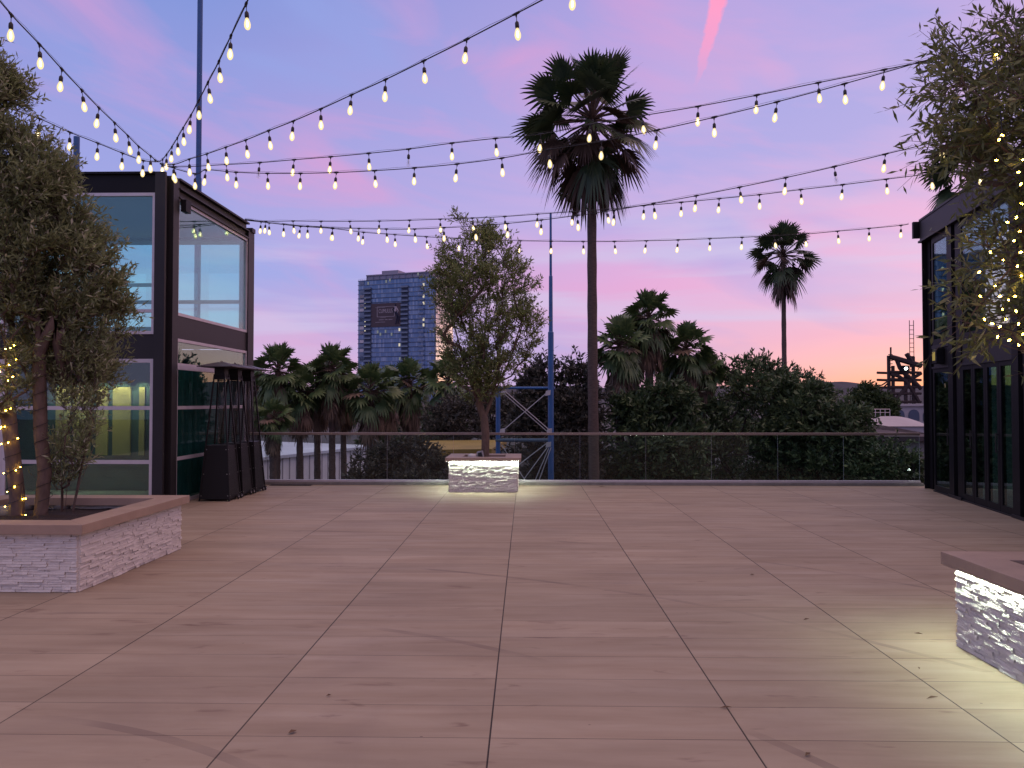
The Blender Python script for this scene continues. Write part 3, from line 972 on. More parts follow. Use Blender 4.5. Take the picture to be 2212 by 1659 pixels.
string_light('upper string lights crossing in front of the tall palm crown, two bulbs out', A, (5.2, 9.15), (600, 612),
             [(655, 626), (849, 617), (974, 610), (1103, 599), (1240, 588), (1383, 575), (1533, 559), (1695, 537), (1858, 519), (2028, 503), (2215, 467), (2408, 434), (2618, 399), (2838, 357), (3069, 310), (3316, 261), (3577, 205), (3855, 120)], (4100, 30), off=(2, 6), seed=5)
string_light('lower string lights crossing the tall palm crown, one bulb out at the right', A, (5.5, 8.75), (600, 615),
             [(731, 652), (773, 637), (885, 646), (1003, 650), (1127, 650), (1261, 647), (1405, 640), (1554, 630), (1714, 615), (1882, 593), (2059, 561), (2256, 530), (2464, 488), (2678, 440), (2914, 382), (3167, 314), (3446, 234), (3739, 146), (4000, 60)], (4150, 0), off=(16,), seed=6)
string_light('far string lights from the rear pavilion corner, topmost over the planter tree', C, (7.1, 12.0), (918, 822),
             [(997, 830), (1099, 829), (1204, 830), (1312, 830), (1423, 829), (1536, 826), (1651, 822), (1771, 818), (1893, 812), (2016, 803), (2146, 794), (2277, 785), (2415, 771), (2555, 759), (2697, 745), (2848, 730), (3003, 711), (3160, 693), (3324, 672), (3492, 652), (3672, 636)], (3720, 630), seed=7)
string_light('far string lights sloping up to the right, second over the planter tree, one bulb out', C, (6.8, 9.77), (918, 824),
             [(979, 832), (1064, 841), (1154, 848), (1247, 854), (1346, 857), (1449, 859), (1555, 859), (1665, 854), (1781, 848), (1903, 838), (2030, 825), (2165, 808), (2305, 788), (2451, 763), (2611, 734), (2774, 702), (2947, 666), (3129, 625), (3320, 578), (3526, 527), (3750, 465)], (3900, 420), off=(17,), seed=8)
string_light('lowest string lights, sagging between the two buildings above the railing', C, (7.55, 14.85), (918, 826),
             [(1009, 836), (1127, 849), (1247, 857), (1363, 871), (1481, 880), (1599, 888), (1717, 894), (1831, 899), (1951, 903), (2067, 904.5), (2187, 906), (2304, 905.6), (2424, 903), (2543, 900), (2662, 895), (2783, 890), (2903, 884), (3020, 878), (3141, 867), (3259, 857), (3379, 845)], (3408, 840), seed=9)

# ------------------------------------------------------------------ leafy trees
def rough_dir(rng, up=0.3):
    while True:
        v = Vector((rng.uniform(-1, 1), rng.uniform(-1, 1), rng.uniform(-1, 1)))
        if 0.05 < v.length < 1:
            v.normalize()
            v.z += up
            return v.normalized()

def add_leaf(b, p, d, L, W, rng, droop=0.0):
    side = d.cross(rough_dir(rng, 0))
    if side.length < 1e-3:
        return
    side.normalize()
    m = p + d * (L * 0.5) - Vector((0, 0, droop * L * 0.2))
    e = p + d * L - Vector((0, 0, droop * L * 0.7))
    n = len(b.v)
    b.v += [tuple(p), tuple(m + side * W * 0.5), tuple(e), tuple(m - side * W * 0.5)]
    b.f.append((n, n + 1, n + 2, n + 3)); b.mi.append(0)

def crown_tree(name, label, cat, base, stems, env, n_clu, leaf, mats, seed, group=None, twigs=6, per=11, twig_len=0.3,
               trunk_r=0.07, thresh=-0.12, nscale=1.6, ydepth=0.8, up=0.45, tip_r=0.004, min_w=0.25, droop=0.0, sides=6, limb_p=0.45, wind=(0, 0, 0), yoff=0.0, first_ok=1):
    """env: list of (z, centre x, half width) in the tree's own frame; stems: list of polylines for the trunk(s)"""
    rng = random.Random(seed)
    t = thing(name, label, cat, base, 0, group)
    zs = [e[0] for e in env]
    def ev(z):
        for (a, b_) in zip(env, env[1:]):
            if a[0] <= z <= b_[0]:
                u = (z - a[0]) / (b_[0] - a[0])
                return a[1] + (b_[1] - a[1]) * u, a[2] + (b_[2] - a[2]) * u
        return env[-1][1], 0.01
    wmax = max(e[2] for e in env)
    pts = []
    tries = 0
    while len(pts) < n_clu and tries < n_clu * 60:
        tries += 1
        z = rng.uniform(zs[0], zs[-1])
        c, w = ev(z)
        if rng.random() > (w / wmax) ** 1.2 + 0.1:
            continue
        an = rng.uniform(0, 2 * PI)
        rr = w * (min_w + (1 - min_w) * rng.random() ** 0.6)
        p = Vector((c + rr * math.cos(an), rr * math.sin(an) * ydepth + yoff * min(1, max(0, (3.2 - z) / 1.2)), z))
        if noise.noise(p * nscale + Vector((seed * 3.7, 0, 0))) < thresh:
            continue
        pts.append(p)
    # skeleton
    nodes, par = [], []
    for st in stems:
        last = -1
        for i, p in enumerate(st):
            p = Vector(p)
            found = None
            if i == 0 and nodes:
                found = min(range(len(nodes)), key=lambda k: (nodes[k] - p).length)
                if (nodes[found] - p).length < 0.03:
                    last = found
                    continue
                found = None
            nodes.append(p); par.append(last); last = len(nodes) - 1
    nstem = len(nodes)
    root = nodes[0]
    tips = []
    pts.sort(key=lambda p: (p - root).length)
    for p in pts:
        best, bc = None, 1e9
        for k in range(first_ok, len(nodes)):
            q = nodes[k]
            d = p - q
            L = d.length
            c = L + (max(0, q.z - p.z + 0.05) * 1.6) + 0.1 * max(0, limb_p - d.z / (L + 1e-6)) * L
            if par[k] >= 0 and L > 1e-6:
                e_ = nodes[k] - nodes[par[k]]
                c += 0.45 * L * (1 - d.dot(e_) / (L * (e_.length + 1e-9)))
            if c < bc:
                bc, best = c, k
        q = nodes[best]
        d = p - q
        L = d.length
        n = max(1, min(5, int(L / 0.16)))
        last = best
        wob = rough_dir(rng, 0) * L * 0.07
        for i in range(1, n + 1):
            u = i / n
            x = q + d * u + Vector((0, 0, -0.1 * L * math.sin(PI * u) * 0.6)) + wob * math.sin(PI * u)
            nodes.append(x); par.append(last); last = len(nodes) - 1
        tips.append((last, p - q))
    cnt = [0] * len(nodes)
    for k, _ in tips:
        cnt[k] += 1
    for k in range(len(nodes) - 1, -1, -1):
        if par[k] >= 0:
            cnt[par[k]] += cnt[k]
    tot = max(1, len(tips))
    rad = [max(tip_r, trunk_r * (max(c, 0.6) / tot) ** 0.56) for c in cnt]
    kids = [[] for _ in nodes]
    for k, p_ in enumerate(par):
        if p_ >= 0:
            kids[p_].append(k)
    b = MB()
    def walk(start, frm):
        chain, rr = [], []
        if frm >= 0:
            chain.append(nodes[frm]); rr.append(min(rad[frm], rad[start] * 1.15))
        k = start
        while True:
            chain.append(nodes[k]); rr.append(rad[k])
            if not kids[k]:
                break
            ks = sorted(kids[k], key=lambda j: -cnt[j])
            for j in ks[1:]:
                stack.append((j, k))
            k = ks[0]
        if len(chain) > 1:
            b.tube(chain, rr, sides if rr[0] > 0.02 else 4, cap=False)
    stack = [(k, -1) for k in range(len(nodes)) if par[k] < 0]
    while stack:
        s_, f_ = stack.pop()
        walk(s_, f_)
    lf = MB()
    for k, d in tips:
        p = nodes[k]
        c, w = ev(p.z)
        out = Vector((p.x - c, p.y, 0))
        if out.length > 1e-4:
            out.normalize()
        for j in range(twigs):
            td = (rough_dir(rng, up) + out * 0.45 + d.normalized() * 0.35 + Vector(wind)).normalized()
            L = twig_len * rng.uniform(0.5, 1.25)
            e = p + td * L + Vector((0, 0, -droop * L * 0.5))
            mid = p + td * L * 0.5
            b.tube([p, mid, e], [tip_r * 0.8, tip_r * 0.6, tip_r * 0.35], 3, cap=False)
            for q in range(per):
                u = rng.uniform(0.15, 1.05)
                pp = p + (e - p) * u
                ld = (td * 0.7 + rough_dir(rng, 0.1) * 0.75).normalized()
                add_leaf(lf, pp, ld, leaf[0] * rng.uniform(0.6, 1.2), leaf[1] * rng.uniform(0.7, 1.2), rng, droop)
    b.build('trunk', mats[0], t, smooth=True)
    lf.build('crown', mats[1], t)
    return t

def px_env(rows, X0, Y, zb):
    """rows of (pixel row, left, right) -> tree frame at distance Y around x=X0, base height zb"""
    out = []
    for (py, l, r) in rows:
        a, c = at(l, py, Y), at(r, py, Y)
        out.append((a.z - zb, (a.x + c.x) / 2 - X0, (c.x - a.x) / 2))
    return sorted(out)

# tree in the small planter
Y = 14.55
B0 = at(1048, 978, Y); zb = 0.56
env = px_env([(872, 1020, 1078), (850, 995, 1092), (820, 975, 1112), (780, 960, 1136), (740, 950, 1156), (700, 944, 1164), (650, 934, 1164), (600, 938, 1142), (560, 950, 1114), (525, 968, 1088), (495, 978, 1048), (478, 980, 996)], B0.x, Y, zb)
def P2(px, py, yy=Y, X0=B0.x, zb=zb, Y0=Y):
    p = at(px, py, yy); return (p.x - X0, yy - Y0, p.z - zb)
crown_tree('olive_tree', 'airy olive tree with forked trunk growing from the small glowing planter', 'tree', (B0.x, Y, zb),
           [[(0, 0, -0.03), P2(1049, 940), P2(1046, 905), P2(1034, 870), P2(1016, 820), P2(994, 750, Y - .15), P2(972, 670, Y - .2)],
            [P2(1034, 870), P2(1030, 800, Y + .1), P2(1022, 720, Y + .2), P2(1014, 620, Y + .25), P2(1008, 550, Y + .2)],
            [P2(1046, 905), P2(1064, 855), P2(1078, 790, Y - .15), P2(1086, 700, Y - .25), P2(1084, 610, Y - .3)],
            [P2(1064, 855), P2(1092, 800, Y + .1), P2(1120, 730, Y + .2), P2(1144, 660, Y + .2)],
            [P2(1030, 800, Y + .1), P2(1046, 730), P2(1054, 640, Y - .1), P2(1046, 550, Y - .1)],
            [P2(1016, 820), P2(985, 780, Y + .25), P2(962, 720, Y + .3)],
            [P2(1078, 790, Y - .15), P2(1110, 750, Y - .35), P2(1128, 690, Y - .4)]],
           env, 470, (0.09, 0.023), (M['bark'], M['olive_leaf']), 5, twigs=6, per=11, twig_len=0.3, trunk_r=0.085, first_ok=3, thresh=-0.02, nscale=2.2, tip_r=0.004, ydepth=0.8, up=0.85, min_w=0.1)

# two trees in the wide planter
Y = 8.0
zb = 0.47
X0 = at(96, 1105, 8.1).x
rows = [(830, 60, 165), (770, 10, 205), (720, -20, 215), (660, -60, 222), (580, -80, 205), (500, -100, 190), (440, -110, 145), (380, -120, 125), (330, -130, 75), (250, -130, 40), (190, -120, 15), (150, -100, -15), (125, -90, -35)]
env = px_env(rows, X0, Y, zb)
def P3(px, py):
    p = at(px, py, Y); return (p.x - X0, 0, p.z - zb)
tl = crown_tree('olive_tree', 'dense feathery olive tree with cable wrapped trunk in the wide planter', 'tree', (X0, Y, zb),
           [[(0.02, 0, -0.05), P3(97, 1020), P3(88, 940), P3(86, 850), P3(84, 760), P3(80, 660), P3(72, 540), P3(50, 420), P3(20, 300)],
            [P3(84, 760), P3(120, 690), P3(160, 600)], [P3(80, 660), P3(40, 580), P3(0, 470)]],
           env, 700, (0.085, 0.019), (M['bark'], M['olive_leaf_dark']), 21, twigs=8, per=12, twig_len=0.3, trunk_r=0.066, wind=(0.55, 0, 0.5), yoff=0.4, first_ok=5, thresh=-0.3, nscale=1.8, up=0.75, ydepth=0.75, tip_r=0.0035)
# leafy suckers growing from the soil
X1 = at(150, 1090, 8.2).x
env = px_env([(1060, 120, 150), (1000, 110, 180), (930, 110, 200), (860, 120, 215), (800, 130, 205), (760, 140, 180)], X1, 8.2, zb)
crown_tree('shrub', 'wispy olive shoots sprouting from the soil beside the cable wrapped trunk', 'shrub', (X1, 8.2, zb),
           [[(-0.05, 0, -0.04), (-0.02, 0, 0.4), (0.02, 0, 0.9), (0.08, 0, 1.4)], [(0.0, 0.05, -0.04), (0.1, 0.05, 0.5), (0.22, 0.05, 1.0)], [(0.06, -0.05, -0.04), (0.14, -0.05, 0.3), (0.3, -0.05, 0.75)], [(-0.1, 0.03, -0.04), (-0.12, 0.02, 0.7), (-0.06, 0, 1.3)]],
           env, 120, (0.07, 0.016), (M['bark'], M['olive_leaf_dark']), 33, wind=(0.3, 0, 0.3), twigs=4, per=9, twig_len=0.3, trunk_r=0.022, thresh=-0.5, up=1.1, tip_r=0.003)
# second trunk, wound with fairy lights
X2 = at(30, 1105, 7.9).x
env = px_env([(900, -40, 60), (800, -80, 60), (700, -120, 50), (600, -140, 60), (500, -140, 40), (400, -140, 20), (300, -140, 0)], X2, 7.9, zb)
crown_tree('olive_tree', 'olive tree with glowing fairy lights wound up its trunk at the left frame edge', 'tree', (X2, 7.9, zb),
           [[(0.03, 0, -0.05), (0.03, 0, 0.25), (-0.03, 0, 0.7), (-0.09, 0, 1.2), (-0.12, 0, 1.8), (-0.15, 0, 2.4)]],
           env, 150, (0.075, 0.019), (M['bark'], M['olive_leaf_dark']), 41, first_ok=3, twigs=7, per=11, twig_len=0.28, trunk_r=0.072, thresh=-0.4, up=0.7, tip_r=0.0035)

# tree in the planter cut by the frame, hung with lights
Y = 4.35
zb = 0.5
X3 = 4.05
rows = [(800, 2190, 2900), (760, 2110, 2950), (700, 2100, 3000), (620, 2095, 3050), (540, 2085, 3080), (470, 2075, 3100), (420, 2110, 3100), (350, 2045, 3120), (300, 2020, 3130), (240, 1975, 3130), (180, 2010, 3130), (120, 2075, 3100), (60, 2050, 3100), (0, 2110, 3050), (-120, 2150, 3000), (-260, 2300, 2850)]
env = px_env(rows, X3, Y, zb)
crown_tree('olive_tree', 'long leaved olive tree strung with yellow fairy lights, leaning in from the right', 'tree', (X3, Y, zb),
           [[(0, 0, -0.05), (-0.05, 0, 0.5), (-0.2, 0, 1.0), (-0.55, -0.05, 1.5), (-0.95, -0.1, 2.0), (-1.15, -0.1, 2.6)],
            [(-0.2, 0, 1.0), (0.1, 0.1, 1.7), (0.3, 0.1, 2.6)], [(-0.55, -0.05, 1.5), (-0.5, 0.2, 2.2), (-0.6, 0.2, 3.0)]],
           env, 680, (0.08, 0.018), (M['bark'], M['olive_leaf_long']), 55, first_ok=3, twigs=7, per=9, twig_len=0.27, trunk_r=0.09, thresh=-0.15, nscale=1.5, ydepth=0.5, tip_r=0.003, up=0.1, droop=0.15)

# ------------------------------------------------------------------ fairy lights
FAIRY = None
def fairy_lights(label, path, bulbs, lit=True):
    global FAIRY
    t = thing('fairy_lights', label, 'fairy lights', path[0], 0, None)
    o0 = Vector(path[0])
    b = MB(); b.tube([Vector(p) - o0 for p in path], 0.0035, 4, cap=False)
    b.build('wire', M['cable'], t)
    if lit and FAIRY is None:
        q = MB(); q.lathe([(0.0015, -0.007), (0.0036, -0.004), (0.0043, 0.0015), (0.0034, 0.005), (0.001, 0.008)], 8)
        x = q.build('bulb', M['fairy'], smooth=True); FAIRY = x.data; bpy.data.objects.remove(x)
    for p in bulbs:
        o = bpy.data.objects.new('bulb', FAIRY); COL.objects.link(o); o.parent = t
        o.location = Vector(p) - o0
        o.rotation_euler = (random.uniform(0, 3), random.uniform(0, 3), 0)
    return t
rng = random.Random(4)
# on the trunk at the frame edge
path, bl_pts = [], []
n = 150
for i in range(n):
    u = i / (n - 1)
    z = 0.0 + 1.75 * u
    cx = X2 + 0.03 - 0.15 * min(1, z / 1.7)
    an = u * 2 * PI * 11
    r = 0.083
    p = Vector((cx + r * math.cos(an), 7.9 + r * math.sin(an), zb - 0.0 + z))
    path.append(p)
    if math.sin(an) < 0.35 and rng.random() < 0.3:
        bl_pts.append(Vector((cx + (r + 0.012) * math.cos(an), 7.9 + (r + 0.012) * math.sin(an), zb + z + rng.uniform(-0.02, 0.02))))
fairy_lights('lit fairy lights coiled around the trunk at the left frame edge', path, bl_pts)
for q in ((60, 1085), (35, 1112), (80, 1118), (12, 1120)):
    pass
# dark coil on the neighbouring trunk
path = []
prof = [(96, 1105), (97, 1020), (88, 940), (86, 850), (84, 760)]
for i in range(120):
    u = i / 119 * (len(prof) - 1)
    k = min(int(u), len(prof) - 2); f = u - k
    p = at(prof[k][0] + (prof[k + 1][0] - prof[k][0]) * f, prof[k][1] + (prof[k + 1][1] - prof[k][1]) * f, 8.0)
    an = i * 0.55
    path.append((p.x + 0.073 * math.cos(an), 8.0 + 0.073 * math.sin(an), p.z))
fairy_lights('unlit dark wire coiled around the leaning trunk in the wide planter', path, [], False)
# in the crown on the right
pix = [(2152, 118), (2165, 292), (2158, 302), (2149, 330), (2152, 346), (2200, 372), (2205, 398), (2207, 440), (2196, 425), (2176, 480), (2203, 500), (2190, 520), (2140, 545), (2150, 553), (2168, 562), (2198, 575), (2205, 596), (2115, 588), (2182, 604), (2150, 618), (2160, 640), (2178, 648), (2192, 640), (2207, 655), (2127, 690), (2143, 699), (2160, 706), (2172, 690), (2186, 712), (2200, 700), (2209, 722), (2166, 668), (2195, 672), (2134, 660), (2118, 640), (2205, 545), (2195, 470), (2209, 345), (2190, 310), (2180, 735), (2155, 728), (2200, 745)]
pix = [q for k, q in enumerate(pix) if k % 5 != 3]
pix.sort(key=lambda q: q[1])
pts = []
for i, (x, y) in enumerate(pix):
    pts.append(at(x, y, 3.72 + 0.45 * rng.random()))
fairy_lights('yellow fairy lights threaded through the leaning olive branches on the right', pts, pts)

# ------------------------------------------------------------------ fan palms
def frond(b, o, az, el, pet, blade, rng, droop, nseg=16, spread=105, mi=0, pmi=1, fold=0.35, ragged=0.0):
    d = Vector((math.cos(el) * math.cos(az), math.cos(el) * math.sin(az), math.sin(el)))
    side = Vector((-math.sin(az), math.cos(az), 0))
    side = (side + Vector((0, 0, rng.uniform(-.9, .9)))).normalized()
    up = side.cross(d).normalized()
    if up.z < 0:
        up = -up
    sag = Vector((0, 0, -1))
    m = o + d * pet * 0.55 + sag * droop * pet * 0.06
    h = o + d * pet + sag * droop * pet * 0.25
    b.tube([o, m, h], [0.03 * pet, 0.022 * pet, 0.014 * pet], 4, pmi, cap=False)
    d2 = (h - m).normalized()
    for k in range(nseg):
        u = -1 + 2 * (k + 0.5) / nseg
        an = R(spread) * u
        dirn = (d2 * math.cos(an) + side * math.sin(an) + up * fold * (0.15 + abs(u) * 0.35)).normalized()
        L = blade * (0.72 + 0.28 * math.cos(an * 0.8)) * rng.uniform(0.88, 1.08)
        if ragged and rng.random() < ragged * 0.4:
            L *= rng.uniform(0.4, 0.8)
        w = blade * R(spread) * 2 / nseg * 0.33
        wd = (side * math.cos(an) - d2 * math.sin(an)).normalized()
        # down the segment: joined part, then free drooping tip
        pts = []
        for s in (0.0, 0.42, 0.68, 0.86, 1.0):
            g = droop * L * (max(0, s - 0.25) ** 1.7) * 0.95
            pts.append(h + dirn * (L * s * (1 - 0.12 * droop * s)) + sag * g + side * (rng.uniform(-.02, .02) * s))
        ws = (0.12 * w, w, w * 0.72, w * 0.4, 0.03 * w)
        n = len(b.v)
        for p, wv in zip(pts, ws):
            b.v += [tuple(p - wd * wv), tuple(p + wd * wv)]
        for i in range(4):
            a = n + i * 2
            b.f.append((a, a + 1, a + 3, a + 2)); b.mi.append(mi)

def palm_meshes(seed, n, rad, green, dead, skirt_n, skirt_len, nseg=16, mixed=0.12, lo=-62):
    rng = random.Random(seed)
    b = MB()
    for i in range(n):
        u = (i + rng.random() * 0.7) / n
        el = R(84 - u * (84 - lo) + rng.uniform(-9, 9))
        az = i * 2.39996 + rng.uniform(-.35, .35)
        old = max(0, (u - 0.55) / 0.45)
        dr = 0.25 + 0.32 * u + 0.5 * old
        L = rad * (rng.uniform(0.9, 1.08) if rng.random() < 0.6 else rng.uniform(0.55, 0.85)) * (0.9 + 0.1 * math.sin(u * PI))
        mi = 2 if (u > 0.5 and rng.random() < mixed * 2.5) else 0
        frond(b, Vector((0, 0, 0.3 * (1 - u))), az, el, L * (0.56 - 0.1 * old), L * (0.43 + 0.1 * old), rng, dr, nseg, 122 - 40 * old, mi, 1, ragged=old)
    cr = b.build('crown', [green, M['palm_dead'], dead])
    s = MB()
    for i in range(skirt_n):
        az = i * 2.39996 + rng.uniform(-.4, .4)
        z = -0.1 - skirt_len * 0.75 * (i / max(1, skirt_n)) ** 0.9
        el = R(rng.uniform(-82, -52))
        frond(s, Vector((0.1 * math.cos(az), 0.1 * math.sin(az), z)), az, el, rad * rng.uniform(.24, .4), rad * rng.uniform(0.3, .46), rng, 1.2, 9, 60, 0, 0, 0.2, 0.7)
    sk = s.build('skirt', [dead])
    ms = (cr.data, sk.data)
    bpy.data.objects.remove(cr); bpy.data.objects.remove(sk)
    return ms

def palm(label, px, py_c, Y, mesh, scale=1.0, lean=(0, 0), group=None, tr=0.17, rot=0.0, name='palm_tree', gz=GZ, skirt=True):
    c = at(px, py_c, Y)
    t = thing(name, label, 'palm tree', (c.x - lean[0], Y, gz), 0, group)
    H = c.z - gz
    b = MB()
    pts, rr = [], []
    n = 26
    for i in range(n + 1):
        u = i / n
        pts.append((lean[0] * (u + 0.35 * math.sin(u * PI)), lean[1] * u, H * u))
        rr.append(tr * (1.25 - 0.32 * u) * (1 + (0.05 if i % 2 else -0.03)) * (1.25 if i == 0 else 1))
    b.tube(pts, rr, 10)
    b.build('trunk', M['palm_bark'], t, smooth=True)
    for nm, me in zip(('crown', 'skirt'), mesh):
        if nm == 'skirt' and (not skirt or len(me.vertices) == 0):
            continue
        o = bpy.data.objects.new(nm, me); COL.objects.link(o); o.parent = t
        o.location = (lean[0], lean[1], H); o.rotation_euler = (0, 0, rot); o.scale = (scale,) * 3
    return t
BIG = palm_meshes(3, 62, 2.6, M['palm_leaf'], M['palm_dead'], 10, 0.8, 26, 0.22, -80)
MID = palm_meshes(8, 52, 2.6, M['palm_leaf'], M['palm_dead'], 12, 1.3, 20, 0.1, -76)
FARA = palm_meshes(15, 66, 2.5, M['palm_leaf_far'], M['palm_dead_far'], 44, 2.3, 12, 0.04)
FARB = palm_meshes(23, 60, 2.5, M['palm_leaf_far'], M['palm_dead_far'], 50, 2.2, 12, 0.04)
palm('tall fan palm towering beyond the railing, its crown crossed by string lights', 1278, 270, 23.4, BIG, 1.0, (-0.13, 0), None, 0.145)
palm('slender fan palm standing alone at right against the sunset sky', 1692, 556, 55, MID, 1.12, (-0.1, 0), None, 0.16)
palm('dark fan palm crown peeping over the steel building roof', 2112, 380, 24, MID, 0.72, (0, 0), None, 0.16, 1.0)
G = 'fan palms beyond the railing'
left = [
    # px, crown row, distance, mesh, scale, label
    (600, 805, 47, FARA, 0.87, 'fan palm with brown skirt nearest the patio heaters, left of the white warehouse wall'),
    (556, 850, 52, FARB, 0.76, 'low fan palm half hidden behind the patio heaters'),
    (648, 850, 48, FARB, 0.78, 'short shaggy fan palm between two taller palms over the warehouse roof'),
    (686, 835, 50, FARA, 0.84, 'fan palm with heavy brown skirt just left of the tallest of the palm row'),
    (718, 803, 49, FARA, 0.90, 'tallest fan palm of the row left of the blue tower'),
    (742, 838, 54, FARB, 0.87, 'fan palm overlapping the tower base on its left corner'),
    (800, 848, 49, FARB, 0.90, 'squat fan palm below the left corner of the tower'),
    (838, 842, 56, FARA, 0.85, 'fan palm under the middle of the blue tower'),
    (885, 832, 52, FARB, 0.87, 'fan palm with hanging dead fronds under the tower banner'),
    (968, 828, 50, FARB, 0.90, 'fan palm tucked behind the left side of the small planter tree'),
    (590, 905, 44, FARB, 0.56, 'small low fan palm above the railing beside the heaters'),
]
for i, (px, py, Y, me, sc, lab) in enumerate(left):
    palm(lab, px, py, Y, me, sc, (random.uniform(-.2, .2), 0), G, 0.19, i * 1.7)
G = 'fan palms right of the tall palm'
for i, (px, py, Y, me, sc, lab) in enumerate([
        (1402, 690, 28.3, FARA, 0.54, 'highest fan palm of the clump right of the tall palm trunk'),
        (1338, 752, 27.1, FARA, 0.54, 'broad fan palm with long brown skirt beside the tall palm trunk'),
        (1482, 757, 29.1, FARB, 0.51, 'right hand fan palm of the clump above the dark trees'),
        (1440, 775, 30.2, FARB, 0.48, 'fan palm sunk in the middle of the clump'),
        (1372, 728, 29.4, FARB, 0.46, 'fan palm squeezed between the highest and the broad palm of the clump'),
        (1522, 800, 29.8, FARB, 0.39, 'smallest fan palm at the right end of the clump')]):
    palm(lab, px, py, Y, me, sc, (random.uniform(-.3, .3), 0), G, 0.15, i * 2.1)

# ------------------------------------------------------------------ broad trees beyond the railing
def broad(label, px, Y, rows, n, mats, seed, leaf=(0.24, 0.085), name='broadleaf_tree', cat='tree', group='dark trees beyond the railing', twigs=8, per=14, tl=0.6, yd=0.8, tr=0.22, th=-0.2, ns=0.7, up=0.25):
    X0 = at(px, 900, Y).x
    env = px_env(rows, X0, Y, GZ)
    H = env[-1][0]; z0 = env[0][0]
    stems = [[(0, 0, -0.1), (0.1, 0, z0 * 0.5), (0.0, 0, z0 + (H - z0) * 0.12), (0.3, 0, z0 + (H - z0) * 0.4)],
             [(0.0, 0, z0 + (H - z0) * 0.12), (-0.7, 0.3, z0 + (H - z0) * 0.35), (-1.2, 0.2, z0 + (H - z0) * 0.5)],
             [(0.0, 0, z0 + (H - z0) * 0.12), (0.9, -0.3, z0 + (H - z0) * 0.3), (1.7, -0.4, z0 + (H - z0) * 0.45)]]
    return crown_tree(name, label, cat, (X0, Y, GZ), stems, env, n, leaf, mats, seed, group, twigs=twigs, per=per, twig_len=tl, trunk_r=tr, thresh=th, nscale=ns,
                      ydepth=yd, up=up, tip_r=0.012, min_w=0.3)
DL = (M['bark_dark'], M['dark_leaf'])
GL = (M['bark_dark'], M['grey_leaf'])
broad('far dark tree band behind the fan palms above the warehouse', 650, 118, [(916, 540, 780), (900, 540, 785), (885, 560, 770), (872, 590, 740)], 200, DL, 81, leaf=(0.5, 0.2), tl=0.9)
broad('far dark tree band behind the fan palms below the tower', 870, 84, [(1000, 790, 990), (940, 760, 1010), (900, 770, 1000), (876, 800, 980)], 220, DL, 82, leaf=(0.5, 0.2), tl=0.9)
broad('wide dark leafy tree spreading behind the right railing panels', 1600, 31, [(1100, 1540, 1680), (1040, 1470, 1740), (980, 1430, 1790), (920, 1420, 1800), (870, 1430, 1780), (830, 1470, 1740), (800, 1530, 1690), (788, 1580, 1630)], 330, DL, 61, yd=0.6)
broad('dark leafy tree sloping down behind the last railing panels at right', 1770, 29, [(1100, 1700, 1840), (1040, 1660, 1880), (980, 1660, 1878), (920, 1680, 1868), (880, 1710, 1848), (850, 1740, 1810), (836, 1760, 1785)], 190, DL, 62, yd=0.8)
broad('dark leafy tree right beside the tall palm trunk', 1370, 26.3, [(1120, 1300, 1440), (1060, 1285, 1500), (1000, 1282, 1520), (940, 1290, 1520), (890, 1310, 1500), (860, 1370, 1490), (838, 1420, 1470)], 240, DL, 63, yd=0.7)
broad('dark leafy tree with uneven top on the skyline under the lone palm', 1650, 40, [(1040, 1590, 1700), (960, 1540, 1740), (900, 1540, 1760), (860, 1570, 1790), (830, 1600, 1780), (812, 1640, 1740)], 170, DL, 64)
broad('brownish grey tree behind the blue steel frame', 1215, 25.6, [(1100, 1150, 1270), (1040, 1120, 1285), (960, 1115, 1290), (880, 1125, 1285), (820, 1140, 1280), (770, 1160, 1262), (738, 1190, 1240)], 240, GL, 65, leaf=(0.2, 0.07), th=-0.12)
broad('brownish grey tree between the planter tree and the palms', 1010, 42, [(945, 925, 1130), (925, 915, 1140), (890, 930, 1130), (860, 960, 1110)], 170, GL, 66, leaf=(0.2, 0.07))
broad('low brownish bush below the railing left of the small planter', 880, 30, [(1130, 800, 980), (1070, 760, 1000), (1020, 765, 990), (995, 780, 960), (972, 820, 915), (958, 850, 890)], 200, GL, 67, name='bush', cat='bush', leaf=(0.2, 0.08), group='bushes below the railing')
broad('dark bush behind the blue frame legs', 1150, 28, [(1130, 1080, 1260), (1070, 1060, 1290), (1020, 1060, 1290), (990, 1090, 1260), (972, 1130, 1230)], 200, GL, 68, name='bush', cat='bush', leaf=(0.18, 0.07), group='bushes below the railing')
broad('bare topped thin bush beside the steel building below the railing', 1905, 27, [(1090, 1840, 1990), (1030, 1840, 1985), (990, 1860, 1980), (968, 1880, 1950)], 60, DL, 69, name='bush', cat='bush', leaf=(0.2, 0.07), group='bushes below the railing')
broad('round mid green bush in front of the rusty steel frame', 1880, 90, [(925, 1840, 1930), (895, 1828, 1932), (870, 1840, 1918), (850, 1860, 1900), (842, 1870, 1890)], 150, (M['bark_dark'], M['bush_leaf']), 70, name='bush', cat='bush', leaf=(0.6, 0.22), tl=0.9, group='bushes below the railing', tr=0.2)

